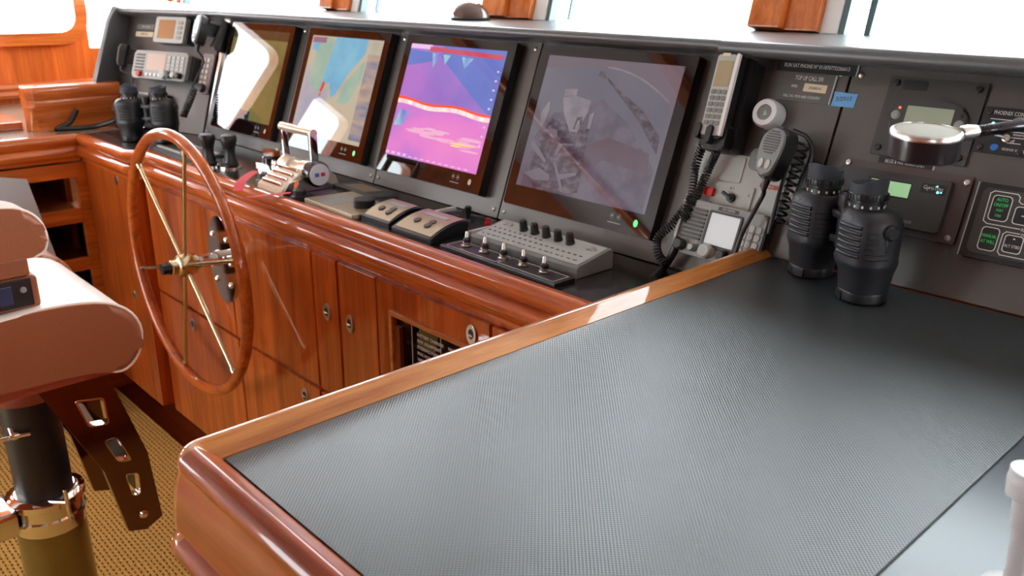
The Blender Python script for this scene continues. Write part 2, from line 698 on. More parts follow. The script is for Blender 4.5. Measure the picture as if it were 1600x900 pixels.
def frame(o, x, y, z):
    return Matrix(((x.x, y.x, z.x, o.x), (x.y, y.y, z.y, o.y), (x.z, y.z, z.z, o.z), (0, 0, 0, 1)))


def PF(x, s, off=0.0):
    """frame on the main panel: local x right, y up the panel, z towards the viewer"""
    o = Vector((x, YB, ZL)) + PUP * s + POUT * off
    return frame(o, Vector((1, 0, 0)), PUP, POUT)


def LF(e, s, off=0.0):
    """frame on the angled port panel; e = distance to port of the hinge"""
    o = LO - LRT * e + LUP * s + LOUT * off
    return frame(o, LRT, LUP, LOUT)


def px_panel(u, v, off=0.0):
    p = hit(u, v, POUT, Vector((0, YB, ZL)) + POUT * off)
    return p.x, (p.z - ZL - POUT.z * off) / math.cos(TL)


def px_left(u, v, off=0.0):
    p = hit(u, v, LOUT, LO + LOUT * off) - LO
    return -p.dot(LRT), p.dot(LUP)


# ================================================================== ROOM
XP, XS, YF0, YA = -4.5, 2.4, 1.80, -2.8
ZC = 2.42
RK = R(15)
mb = MB(); mb.box((XP - 0.3, YA - 0.1, -0.08), (XS + 0.2, 2.3, 0.0))
struct('floor', mb, 'floor_wood')
mb = MB(); mb.box((XP - 0.3, YA - 0.1, ZC), (XS + 0.2, 2.12, ZC + 0.06))
struct('ceiling', mb, 'ceiling')
for i, x in enumerate((-3.7, -2.38, -0.9, 0.7)):
    mb = MB(); mb.box((x - 0.05, YA, ZC - 0.045), (x + 0.05, 2.0, ZC - 0.001), 0.012)
    struct('trim_%d' % (i + 1), mb, 'wood_y')


def wall_y(name, x0, x1, y0, y1, z0, z1, holes, m):
    """wall along Y with rounded window holes [(y0,z0,y1,z1,r)]: columns and infill in one mesh"""
    mb = MB()
    ys = y0
    for (a, b, c, d, r) in sorted(holes):
        mb.box((x0, ys, z0), (x1, a, z1))
        mb.box((x0, a, z0), (x1, c, b))
        mb.box((x0, a, d), (x1, c, z1))
        # rounded corners
        for cy, cz, sy, sz in ((a, b, 1, 1), (c, b, -1, 1), (a, d, 1, -1), (c, d, -1, -1)):
            poly = [(cy, cz)] + [(cy + sy * (r - r * math.sin(t)), cz + sz * (r - r * math.cos(t))) for t in [R(90 * k / 6) for k in range(7)]]
            mb.prism(poly, x0, x1, M4=Matrix(((0, 0, 1, 0), (1, 0, 0, 0), (0, 1, 0, 0), (0, 0, 0, 1))))
        ys = c
    mb.box((x0, ys, z0), (x1, y1, z1))
    struct(name, mb, m)


YZX = Matrix(((0, 0, 1, 0), (1, 0, 0, 0), (0, 1, 0, 0), (0, 0, 0, 1)))   # local (x,y,z) -> world (y,z,x)
PWIN = [(0.545, 1.378, 1.395, 1.905, 0.07), (1.452, 1.30, 1.615, 1.93, 0.004), (-0.03, 1.40, 0.255, 1.862, 0.05), (-0.60, 1.40, -0.34, 1.87, 0.05),
        (-2.4, 1.1, -0.85, 1.93, 0.06)]  # unseen aft window, enlarged to brighten the port end of the panel
wall_y('wall_port', XP - 0.07, XP, YA, 1.62, 0.0, ZC, PWIN, 'wall_wood')
SWIN = [(-2.3, 1.3, -1.5, 1.95, 0.06), (0.4, 1.35, 1.4, 1.95, 0.06)]
wall_y('wall_starboard', XS, XS + 0.07, YA, 2.0, 0.0, ZC, SWIN, 'wood_z')
wn = 1


def side_window(x, w, sgn):
    global wn
    a, b, c, d, r = w
    mb = MB(); mb.box((x - 0.003, a - 0.004, b - 0.004), (x + 0.003, c + 0.004, d + 0.004))
    o = struct('window_%d' % wn, mb, 'glass')
    if r < 0.01:
        wn += 1
        return
    f = MB()
    ring(f, rrect(a - 0.055, b - 0.055, c + 0.055, d + 0.055, r + 0.055), rrect(a, b, c, d, r), min(0, sgn * 0.035), max(0, sgn * 0.035), M4=T(x + sgn * 0.0355, 0, 0) @ YZX)
    f.build('window_frame', 'wood_y', o)
    wn += 1


for w in PWIN:
    side_window(XP - 0.035, w, 1)
for w in SWIN:
    side_window(XS + 0.035, w, -1)
# unseen aft wall; wide glazed opening added to light the floor
mb = MB()
mb.box((XP, YA - 0.07, 0), (XS, YA, 0.10)); mb.box((XP, YA - 0.07, 2.10), (XS, YA, ZC))
for x0, x1 in ((XP, -4.3), (-2.75, XS)):
    mb.box((x0, YA - 0.07, 0.10), (x1, YA, 2.10))
struct('wall_aft', mb, 'wood_z')
for x0, x1 in ((-4.3, -2.75),):
    mb = MB(); mb.box((x0, YA - 0.038, 0.10), (x1, YA - 0.032, 2.10))
    struct('window_%d' % wn, mb, 'glass'); wn += 1

# port wall: dado rails and lower shelf, corner post, forward port corner
mb = MB(); mb.sweep([(0, 0), (0.022, 0.004), (0.03, 0.02), (0.022, 0.036), (0.03, 0.05), (0.024, 0.066), (0, 0.07)], [(XP, YA + 0.1, 1.09), (XP, 1.58, 1.09)])
struct('trim_5', mb, 'wood_y')

# ---------------- front wall and raked windows
def FW(x, t, off=0.0):
    """point on the raked window plane: t up the rake, off towards the viewer"""
    return Vector((x, YF0 + t * math.sin(RK) - off * math.cos(RK), 1.50 + t * math.cos(RK) + off * math.sin(RK)))


FWM = frame(Vector((0, YF0, 1.50)), Vector((1, 0, 0)), Vector((0, math.sin(RK), math.cos(RK))), Vector((0, -math.cos(RK), math.sin(RK))))
mb = MB(); mb.box((XP, 1.86, 0.0), (XS, 1.93, 1.47))
struct('wall_front', mb, 'wood_z')
TT = 0.93
mb = MB(); mb.box((XP, TT - 0.10, -0.05), (XS, TT + 0.03, 0.05), 0.01, M4=FWM)
struct('trim_6', mb, 'wood_x')
# mullions: (port edge, starboard edge) in x at the sill
MUL = [(-4.35, -4.18), (-3.30, -3.10), (-2.93, -2.72), (-2.03, -1.79), (-1.125, -0.925), (0.05, 0.27), (1.1, 1.32), (2.1, 2.3)]
ti = 7
for x0, x1 in MUL[:1] + MUL[1:2] + MUL[2:]:
    if (x0, x1) == (-3.30, -3.10):
        continue
    w = x1 - x0
    mb = MB()
    mb.box((x0, 0, -0.03), (x0 + w * 0.42, TT, 0.045), 0.006, M4=FWM)
    mb.box((x0 + w * 0.42, 0, -0.03), (x0 + w * 0.80, TT, 0.028), 0.004, M4=FWM)
    mb.box((x0 + w * 0.80, 0, -0.03), (x1, TT, 0.012), 0.002, M4=FWM, mi=1)
    mb.box((x1, 0, -0.02), (x1 + 0.014, TT, 0.008), 0.002, M4=FWM, mi=2)
    struct('trim_%d' % ti, mb, ['mullion', 'trimwhite', 'teal']); ti += 1
ms = [m for m in MUL if m != (-3.30, -3.10)]
for (a, b), (c, d) in zip(ms, ms[1:]):
    mb = MB(); mb.box((b + 0.014, 0, -0.022), (c, TT - 0.1, -0.016), M4=FWM)
    struct('window_%d' % wn, mb, 'glass'); wn += 1
# slim seal bars hanging in the panes
for i, (u0, v0, u1, v1, wd) in enumerate(((885, 30, 890, 0, 0.012), (1351, 58, 1366, 0, 0.026), (584, 18, 588, 0, 0.014))):
    p = hit(u0, v0, FWM.col[2].xyz, FW(0, 0, 0.02))
    tt = (p - FWM.translation).dot(FWM.col[1].xyz)
    mb = MB(); mb.prism([(p.x - wd * 0.25, tt), (p.x + wd * 0.25, tt), (p.x + wd * 0.75, TT - 0.1), (p.x - wd * 0.75, TT - 0.1)], 0.002, 0.016, 0.002, M4=FWM)
    lab = ('slim grey-green window bar between the two middle wooden mullions', 'wide teal window bar to the right of the rightmost wooden mullion', 'short grey window bar left of the smoked dome')[i]
    single('window_bar', mb, 'teal', lab, 'window bar')

# ================================================================== FLOOR RUG
mb = MB(); mb.box((-3.51, -2.4, 0.0005), (-0.85, 1.035, 0.010), 0.003)
single('rug', mb, 'carpet', 'tan basket-weave rug with dark stripes on the wheelhouse floor', 'rug', loc=(-2.4, 0, 0.0005))

# ================================================================== HELM CABINET
XC, YW, YC, XE = -3.42, 1.012, 1.06, -0.842     # inner corner, port section, main section, end at chart table
XSTEP = -2.965
th = Thing('helm_cabinet', 'long varnished mahogany helm cabinet with doors below the black ledge', 'cabinet', T(-2.1, 1.3, 0))
mb = MB()
mb.box((XSTEP, YC + 0.012, 0.10), (XE, 1.84, ZL - 0.012))
mb.box((XC - 0.0, YW + 0.012, 0.13), (XSTEP - 0.0, 1.84, ZL - 0.012), 0.004)
mb.box((XC, YC + 0.10, 0.002), (XE, 1.82, 0.13))
th.part('carcass', mb, 'wood_z', world=True)


def mould_profile(z0):
    pts = [(-0.02, z0)]
    for k in range(7):          # upper band
        a = R(90 - 150 * k / 6)
        pts.append((-0.012 + 0.018 * math.cos(a) + 0.002, z0 - 0.020 + 0.020 * math.sin(a)))
    pts.append((-0.006, z0 - 0.043))
    for k in range(7):          # lower band
        a = R(70 - 150 * k / 6)
        pts.append((-0.006 + 0.019 * math.cos(a), z0 - 0.066 + 0.021 * math.sin(a)))
    pts += [(-0.005, z0 - 0.091), (-0.004, z0 - 0.098), (-0.016, z0 - 0.102), (-0.04, z0 - 0.102)]
    return pts


EDGE = [(XC - 0.0, YW), (XSTEP, YW), (XSTEP + 0.045, YC), (XE, YC)]
mb = MB(); mb.sweep(mould_profile(ZL + 0.003), EDGE)
th.part('edge_molding', mb, 'wood_x', world=True)


def flush_pull(x, y, z, par, t=th, a=0.0145, b=0.023):
    mb = MB()
    Mx = T(x, y, z) @ RX(R(90))
    mb.prism(ellipse(0, 0, a, b), 0, 0.004, 0.0015, M4=Mx)
    mb.prism(ellipse(0, 0.002, a * 0.55, b * 0.5, 20), 0.004, 0.0045, M4=Mx, mi=1)
    mb.tube([(x - a * 0.5, y - 0.0052, z - b * 0.05), (x + a * 0.5, y - 0.0052, z - b * 0.05)], 0.0022, 8)
    t.part('flush_pull', mb, ['steel', 'black'], par, world=True)


doors = [  # x0, x1, z0, z1, pulls
    (-2.945, -2.36, 0.585, 0.962, []),
    (-2.352, -1.884, 0.585, 0.962, []),
    (-1.876, -1.765, 0.585, 0.962, [(-1.814, 0.817)]),
    (-1.757, -1.598, 0.585, 0.962, [(-1.71, 0.815)]),
    (-1.193, -0.85, 0.585, 0.962, []),
    (-2.945, -2.352, 0.115, 0.575, [(-2.677, 0.53)]),
    (-2.344, -1.884, 0.115, 0.575, [(-1.961, 0.53)]),
    (-1.876, -1.40, 0.115, 0.575, []),
    (-1.392, -0.85, 0.115, 0.575, []),
]
for x0, x1, z0, z1, pl in doors:
    mb = MB(); mb.box((x0, YC, z0), (x1, YC + 0.011, z1), 0.003)
    d = th.part('door', mb, 'wood_z', world=True)
    for px, pz in pl:
        flush_pull(px, YC - 0.0005, pz, d)
# door framing the recessed breaker label
mb = MB()
ax0, ax1, az0, az1 = -1.59, -1.201, 0.585, 0.962
hx0, hx1, hz0, hz1 = -1.532, -1.235, 0.64, 0.893
for q in (((ax0, az0), (hx0, az1)), ((hx1, az0), (ax1, az1)), ((hx0, az0), (hx1, hz0)), ((hx0, hz1), (hx1, az1))):
    mb.box((q[0][0], YC, q[0][1]), (q[1][0], YC + 0.011, q[1][1]))
dr = th.part('door', mb, 'wood_z', world=True, label='mahogany door with a rectangular cut-out showing a black lettered plate')
flush_pull(-1.252, YC - 0.0005, 0.926, dr)
mb = MB()
for q in (((hx0 - 0.004, hz1 - 0.004), (hx1 + 0.004, hz1 + 0.006)), ((hx0 - 0.008, hz0 - 0.004), (hx0 + 0.002, hz1 + 0.006)), ((hx0, hz0 - 0.008), (hx1, hz0))):
    mb.box((q[0][0], YC - 0.006, q[0][1]), (q[1][0], YC + 0.004, q[1][1]), 0.002)
th.part('beading', mb, 'teak_x', dr, world=True)
mb = MB(); mb.box((hx0 + 0.001, YC + 0.0112, hz0 + 0.001), (hx1 - 0.001, YC + 0.0125, hz1 - 0.001), mi=0)
mb.box((hx0 + 0.002, YC + 0.002, hz0 + 0.002), (hx0 + 0.022, YC + 0.011, hz1 - 0.03), mi=1)
th.part('breaker_plate', mb, ['black_gloss', 'wood_in'], world=True, label='glossy black plate with white lettering')
FACE = Matrix(((1, 0, 0, 0), (0, 0, -1, YC + 0.0108), (0, 1, 0, 0), (0, 0, 0, 1)))
for i, (x, z, s) in enumerate(((-1.455, 0.862, 'BATTERY CHARGER'), (-1.455, 0.847, 'NAV. EQUIPMENT'), (-1.455, 0.832, 'STEERING PUMP'), (-1.455, 0.817, 'FOG HORN'),
                               (-1.455, 0.802, 'WIPERS'), (-1.455, 0.787, 'SPARE'), (-1.345, 0.862, 'NAV LIGHTS'), (-1.345, 0.847, 'SEARCH LIGHT'), (-1.345, 0.832, 'AUTOPILOT'))):
    th.text('lettering', s, 0.0105, th.mw.inverted() @ FACE @ T(x, z, 0.0002))
mb = MB()
ring(mb, rrect(-1.475, 0.775, -1.37, 0.885, 0.006), rrect(-1.4738, 0.7762, -1.3712, 0.8838, 0.006), -0.0002, 0.0002, M4=FACE)
th.part('label_border', mb, 'text', world=True)
# small turn buttons on the port section
for px, pz in ((-3.098, 0.95), (-3.089, 0.532)):
    flush_pull(px, YW + 0.0115, pz, th.o, a=0.011, b=0.017)

# ---------------- ledge worktop
t = Thing('helm_worktop', 'glossy black helm ledge between wheel and instrument panel', 'worktop', T(-2.1, 1.25, ZL))
mb = MB()
poly = [(XC + 0.001, YW + 0.0205), (XSTEP - 0.006, YW + 0.0205), (XSTEP + 0.038, YC + 0.0205), (XE, YC + 0.0205), (XE, YB + 0.012), (-3.09, YB + 0.012), (XC + 0.001, YB + 0.012)]
mb.prism(poly, ZL - 0.011, ZL)
t.part('ledge_board', mb, 'ledge', world=True)

# ================================================================== INSTRUMENT PANEL
tp = Thing('instrument_panel', 'grey sloping instrument panel with a dark overhanging brow under the windows', 'instrument panel', T(-1.6, YB, ZL))
STOP = 0.445
secs = [(-3.083, -2.538), (-2.534, -2.007), (-2.003, -1.492), (-1.488, -0.731), (-0.727, 0.62)]
for i, (x0, x1) in enumerate(secs):
    mb = MB()
    mb.box((x0, 0.002 if i < 4 else 0.0745, -0.012), (x1, STOP, 0.0), 0.0015, M4=PF(0, 0))
    if i == 3:
        pass
    s = tp.part('panel_section', mb, 'panel', world=True)
    for x in (x0 + 0.016, x1 - 0.016):
        for sy in (0.022, 0.408):
            if i == 4 and (sy < 0.2 or x > 0):
                continue
            m2 = MB()
            m2.lathe([(0.0055, 0), (0.0055, 0.0012), (0.003, 0.003), (0, 0.003)], 12, M4=PF(x, sy))
            tp.part('screw', m2, 'steel', s, world=True)
mb = MB(); mb.box((-0.535, 0.002, -0.012), (-0.002, STOP, 0.0), 0.0015, M4=LF(0, 0))
tp.part('panel_section', mb, 'panel', world=True, label='angled port section of the panel')
# brow swept above the panel
ytop = YB + 0.43 * math.sin(TL)
lend = LO - LRT * 0.56 + LNH * (0.43 * math.sin(TL))
hing = Vector((XH - math.tan(AL / 2) * 0.0, ytop, 0))
lip = [(-0.345, 1.503), (0.045, 1.503)]
for k in range(9):
    a = R(90 - 180 * k / 8)
    lip.append((0.045 + 0.011 * math.cos(a), 1.492 + 0.011 * math.sin(a)))
lip += [(0.035, 1.478), (0.0, 1.468), (-0.345, 1.468)]
mb = MB(); mb.sweep(lip, [(lend.x, lend.y), (hing.x, hing.y), (0.7, ytop)])
tp.part('brow', mb, 'brow', world=True)
mb = MB(); mb.tube([(-0.965, ytop - 0.053, 1.489), (0.69, ytop - 0.053, 1.489)], 0.014, 12)
tp.part('brow_pad', mb, 'brow', world=True, label='padded edge roll along the starboard half of the brow')
# dark shadow gap backing
mb = MB(); mb.box((-3.09, 0.02, -0.03), (XE, 0.44, -0.0125), M4=PF(0, 0)); mb.box((XE, 0.08, -0.03), (0.62, 0.44, -0.0125), M4=PF(0, 0))
tp.part('backing', mb, 'black', world=True)
# port cheek with its rounded top corner
ck = [(0.0, -0.02), (0.0, 0.45)]
prof = [(-0.012, 0.0), (0.10, 0.0)] + [(0.100 - 0.016 * k / 3, 0.06 + 0.32 * k / 3) for k in range(4)]
prof += [(0.084 - 0.045 * math.sin(R(90 * k / 5)) * 0.35, 0.38 + 0.062 * math.sin(R(90 * k / 5))) for k in range(1, 6)]
prof += [(-0.012, 0.445)]
CKM = LF(0.545, 0)
mb = MB(); mb.prism([(p[1], p[0]) for p in prof], -0.012, 0.012, 0.004, M4=CKM @ Matrix(((0, 0, 1, 0), (1, 0, 0, 0), (0, 1, 0, 0), (0, 0, 0, 1))))
tp.part('side_cheek', mb, 'brow', world=True)

# ================================================================== PORT COUNTER (U-shaped wing)
t = Thing('port_counter', 'varnished mahogany side counter with open shelves along the port wall', 'counter', T(-3.9, 0.2, 0))
mb = MB()
xf = XC - 0.006
mb.box((xf - 0.02, 0.99, 0.13), (xf, 1.40, 0.968))                    # forward stile
mb.box((xf - 0.02, -0.9, 0.915), (xf, 0.99, 0.968))                   # top rail
for z0, z1 in ((0.742, 0.798), (0.556, 0.607), (0.36, 0.41), (0.13, 0.19)):
    mb.box((xf - 0.02, -0.9, z0), (xf, 0.99, z1), 0.002)
mb.box((xf - 0.02, 0.28, 0.19), (xf, 0.34, 0.915)); mb.box((xf - 0.02, -0.5, 0.19), (xf, -0.44, 0.915))
t.part('face_frame', mb, 'wood_y', world=True)
mb = MB()
mb.box((XP + 0.02, -0.9, 0.13), (XP + 0.035, 1.4, 0.968))
mb.box((XP + 0.02, 1.385, 0.13), (xf - 0.021, 1.40, 0.968)); mb.box((XP + 0.02, -0.9, 0.13), (xf - 0.021, -0.88, 0.968))
t.part('shelf_interior', mb, 'wood_in', world=True)
for z in (0.78, 0.59, 0.39, 0.15):
    mb = MB(); mb.box((XP + 0.036, -0.879, z - 0.02), (xf - 0.021, 1.384, z))
    t.part('shelf', mb, 'wood_in', world=True)
mb = MB()
for y in (0.62, 0.82, 1.0):
    mb.box((XP + 0.3, y, 0.151), (xf - 0.2, y + 0.02, 0.96))
t.part('divider', mb, 'wood_in', world=True)
mb = MB(); mb.box((XP + 0.02, -0.9, ZL - 0.011), (XC - 0.0205, 1.24, ZL), 0.002)
t.part('counter_top', mb, 'counter', world=True)
mb = MB(); mb.sweep(mould_profile(ZL + 0.003), [(XC, -0.9), (XC, YW + 0.0)])
t.part('edge_molding', mb, 'wood_y', world=True)
mb = MB(); mb.box((XP + 0.05, -0.9, 0.002), (XC - 0.1, 1.35, 0.129))
t.part('plinth', mb, 'wood_y', world=True)

# wooden rail box on the wing
p0 = Vector((-3.55, 0.92, ZL)); zt = 1.232
t = Thing('rail_box', 'banded orange wooden box standing on the port counter beside the instrument panel', 'box', T(-3.6, 1.1, ZL))
bx = [(0.0, 0.0), (0.0, 0.075), (0.010, 0.082), (0.013, 0.095), (0.010, 0.108), (0.004, 0.113), (0.012, 0.120), (0.013, 0.138)]
bx += [(0.013 - 0.02 + 0.02 * math.cos(R(90 * k / 6)), 0.140 + 0.022 * math.sin(R(90 * k / 6))) for k in range(7)]
bx += [(-0.05, 0.162), (-0.05, 0.0)]
bx = [(o * 0.4 if o > 0 else o, z) for o, z in bx]
mb = MB(); mb.sweep([(o, z + ZL + 0.0005) for o, z in bx], [(-3.64, 0.905), (-3.575, 0.905), (-3.555, 0.925), (-3.555, 1.235)])
mb.box((-3.64, 0.95, ZL + 0.0005), (-3.60, 1.235, ZL + 0.161))
t.part('box_body', mb, 'wood_y', world=True)
mb = MB(); mb.box((XP + 0.02, -0.6, ZL + 0.0005), (-3.66, 0.90, ZL + 0.03), 0.003)
single('counter_strip', mb, 'wood_y', 'low orange wooden strip on the port counter aft of the wooden box', 'wood strip', loc=(-4.2, 0.2, ZL))

# pale board leaning against the wing shelves
a1, b1 = atx(42, 280, -3.37), atx(95, 420, -3.33)
mb = MB()
dz = (a1.z - 0.0115) / (a1.z - b1.z)
bot = Vector((a1.x + (b1.x - a1.x) * dz, a1.y + (b1.y - a1.y) * dz, 0.0115))
q = [Vector((a1.x, a1.y - 0.16, a1.z + 0.035)), a1, bot, bot - Vector((0, 0.32, 0))]
nn = (q[1] - q[0]).cross(q[3] - q[0]).normalized() * 0.016
lo = [mb.bm.verts.new(p) for p in q]; hi = [mb.bm.verts.new(p + nn) for p in q]
mb.bm.faces.new(lo); mb.bm.faces.new(hi)
for i in range(4):
    mb.bm.faces.new((lo[i], lo[(i + 1) % 4], hi[(i + 1) % 4], hi[i]))
single('leaning_board', mb, 'board', 'pale grey board leaning against the open shelves behind the chair', 'board', loc=tuple(q[2]))

# ================================================================== STEERING WHEEL
WC = Vector((-2.4103, 0.95, 0.8227)); WR = 0.378
t = Thing('steering_wheel', 'large varnished wooden ship steering wheel with six steel spokes', 'steering wheel', T(*WC))
mb = MB(); mb.tube([(WR * math.cos(2 * PI * k / 96), 0, WR * math.sin(2 * PI * k / 96)) for k in range(96)], 0.0165, 16, closed=True)
t.part('rim', mb, 'wood_x')
for k in range(6):
    a = R(15 + 60 * k)
    mb = MB(); mb.tube([(0.02 * math.cos(a), 0, 0.02 * math.sin(a)), ((WR - 0.012) * math.cos(a), 0, (WR - 0.012) * math.sin(a))], 0.0058, 10)
    mb.tube([((WR - 0.03) * math.cos(a), 0, (WR - 0.03) * math.sin(a)), ((WR - 0.012) * math.cos(a), 0, (WR - 0.012) * math.sin(a))], 0.0085, 10)
    t.part('spoke', mb, 'bronze')
MY = RX(R(90))      # lathe axis z -> -y (towards the helmsman)
mb = MB(); mb.lathe([(0.024, -0.035), (0.030, -0.03), (0.034, -0.012), (0.034, 0.012), (0.030, 0.022), (0.022, 0.026), (0.022, 0.040), (0.018, 0.044), (0, 0.044)], 28, M4=MY)
t.part('hub', mb, 'bronze')
mb = MB(); mb.lathe([(0.017, -0.06), (0.017, 0.0), (0.020, 0.0), (0.020, -0.02)], 8, M4=MY @ T(0, 0, 0.0445) @ Matrix.Diagonal((1, 1, -0.4, 1)))
t.part('hub_cap', mb, 'black')
mb = MB(); mb.lathe([(0.021, -0.112), (0.025, -0.10), (0.021, -0.09), (0.019, -0.05), (0.023, -0.034)], 24, M4=MY)
t.part('shaft', mb, 'chrome')
mb = MB()
PM = T(0.025, YC - WC.y - 0.001, 0.0) @ RX(R(90))
mb.prism(ellipse(0, 0, 0.085, 0.135, 48), 0, 0.008, 0.003, M4=PM)
pl = t.part('mounting_plate', mb, 'chrome')
for dx, dy in ((-0.045, 0.07), (0.045, 0.07), (-0.045, -0.07), (0.045, -0.07), (0.06, 0.0), (-0.06, 0)):
    mb = MB(); mb.lathe([(0.009, 0.008), (0.009, 0.012), (0.005, 0.015), (0, 0.015)], 12, M4=PM @ T(dx, dy, 0))
    t.part('bolt', mb, 'chrome', pl)

# ================================================================== HELM CHAIR
XR = -1.83
t = Thing('helm_chair', 'pinkish tan leather helm chair on a metal pedestal with a footrest bracket', 'chair', T(-2.09, 0.42, 0.0))
XL = XR - 0.52
XYZ = Matrix(((0, 0, 1, 0), (1, 0, 0, 0), (0, 1, 0, 0), (0, 0, 0, 1)))   # local (y, z, x)


def smooth_poly(pts, it=2):
    for _ in range(it):
        q = []
        for i in range(len(pts)):
            a, b = Vector(pts[i]), Vector(pts[(i + 1) % len(pts)])
            q += [tuple(a * 0.75 + b * 0.25), tuple(a * 0.25 + b * 0.75)]
        pts = q
    return pts


seatp = smooth_poly([(-0.02, 0.945), (0.15, 0.955), (0.33, 0.972), (0.46, 0.978), (0.565, 0.960), (0.615, 0.905), (0.607, 0.835), (0.565, 0.795),
                     (0.52, 0.815), (0.43, 0.822), (0.2, 0.826), (-0.02, 0.828)])
mb = MB(); mb.prism(seatp, XL, XR, 0.018, M4=XYZ, seg=3)
for f in mb.bm.faces:
    if f.calc_center_median().z > 0.93 and f.calc_center_median().x < XR - 0.02:
        f.material_index = 1
seat = t.part('seat', mb, ['leather', 'leather_sheen'], world=True)
mb = MB(); mb.tube([(XR - 0.010, y, z) for y, z in [(c[0] + (c[0] - 0.3) * 0.0, c[1]) for c in seatp]], 0.0035, 8, closed=True)
t.part('piping', mb, 'piping', seat, world=True)
mb = MB(); mb.box((XL + 0.03, 0.0, 0.795), (XR - 0.02, 0.545, 0.827), 0.006)
t.part('seat_pan', mb, 'pan', world=True)
# armrest with control box
xa0, xa1 = XR - 0.135, XR - 0.035
armp = smooth_poly([(-0.05, 1.185), (0.2, 1.19), (0.392, 1.188), (0.448, 1.170), (0.470, 1.125), (0.460, 1.080), (0.42, 1.079), (0.2, 1.080), (-0.05, 1.080)])
mb = MB(); mb.prism(armp, xa0, xa1, 0.015, M4=XYZ, seg=3)
arm = t.part('armrest', mb, 'leather', world=True)
mb = MB(); mb.tube([(xa1 - 0.008, y, z) for y, z in armp], 0.003, 8, closed=True)
t.part('piping', mb, 'piping', arm, world=True)
mb = MB()
mb.box((xa0 + 0.005, -0.02, 1.042), (xa1 - 0.006, 0.425, 1.0785), 0.004)
mb.box((xa0 + 0.005, -0.02, 0.974), (xa1 - 0.004, 0.436, 1.0415), 0.008)
cb = t.part('control_box', mb, 'leather', world=True)
mb = MB(); mb.box((xa1 - 0.004, 0.22, 0.982), (xa1 + 0.002, 0.422, 1.040), 0.002)
mb.box((xa1 + 0.002, 0.235, 0.992), (xa1 + 0.004, 0.385, 1.030), 0.001, mi=1)
mb.lathe([(0.006, 0), (0.006, 0.003), (0, 0.004)], 14, M4=T(xa1 + 0.002, 0.405, 1.018) @ RY(R(90)), mi=2)
t.part('control_panel', mb, ['black', 'blue_screen', 'silver'], cb, world=True)
mb = MB(); mb.box((xa0 + 0.02, 0.05, 0.955), (xa1 - 0.02, 0.30, 0.975), 0.004)
t.part('armrest_bracket', mb, 'pan', world=True)
# far armrest
arp2 = [(y, z - 0.03) for y, z in armp]
mb = MB(); mb.prism(arp2, XL + 0.02, XL + 0.11, 0.015, M4=XYZ, seg=3)
mb.box((XL + 0.035, 0.0, 0.96), (XL + 0.095, 0.33, 1.055), 0.004)
t.part('armrest', mb, 'leather', world=True)
bol = smooth_poly([(0.1, 0.99), (0.35, 0.995), (0.545, 0.975), (0.612, 0.93), (0.622, 0.87), (0.59, 0.81), (0.35, 0.82), (0.1, 0.82)])
mb = MB(); mb.prism(bol, XL - 0.02, XL + 0.075, 0.018, M4=XYZ, seg=3)
t.part('side_bolster', mb, 'leather', world=True)
bkp = smooth_poly([(-0.14, 0.93), (-0.03, 0.93), (-0.06, 1.2), (-0.12, 1.5), (-0.20, 1.52), (-0.22, 1.45), (-0.19, 1.15)])
mb = MB(); mb.prism(bkp, XL + 0.03, XR - 0.03, 0.015, M4=XYZ, seg=3)
t.part('backrest', mb, 'leather', world=True)
# pedestal
CX, CY = -2.09, 0.42
mb = MB(); mb.lathe([(0.19, 0.010), (0.19, 0.022), (0.10, 0.034), (0.079, 0.05), (0.077, 0.40), (0.072, 0.405)], 36, M4=T(CX, CY, 0))
t.part('pedestal', mb, 'khaki', world=True)
mb = MB(); mb.lathe([(0.0785, 0.36), (0.0785, 0.385), (0.083, 0.388), (0.083, 0.396), (0.079, 0.40), (0.079, 0.425), (0.086, 0.43), (0.086, 0.445), (0.074, 0.452), (0.064, 0.452)], 36, M4=T(CX, CY, 0))
mb.box((CX - 0.06, CY - 0.155, 0.38), (CX + 0.06, CY - 0.075, 0.445), 0.012)
clamp = t.part('clamp_collar', mb, 'chrome', world=True)
mb = MB()
c = atd(105, 785, 2.02)
mb.tube([atd(55, 783, 2.06), c], 0.0065, 10); mb.tube([c + Vector((0, 0, 0.035)), c - Vector((0, 0, 0.045))], 0.0045, 10)
t.part('clamp_handle', mb, 'chrome', clamp, world=True)
mb = MB(); mb.lathe([(0.062, 0.40), (0.062, 0.715)], 36, M4=T(CX, CY, 0))
t.part('pedestal_tube', mb, 'black', world=True)
mb = MB()
c = atd(24, 682, 1.97)
mb.tube([atd(3, 632, 2.03), c], [0.009, 0.012], 10); mb.tube([c - Vector((0.03, 0.04, 0.012)), c + Vector((0.02, 0.028, 0.006))], 0.005, 10)
t.part('height_lever', mb, 'chrome', world=True)
mb = MB(); mb.lathe([(0.075, 0.70), (0.13, 0.76), (0.13, 0.796)], 32, M4=T(CX, CY, 0))
t.part('swivel_head', mb, 'pan', world=True)
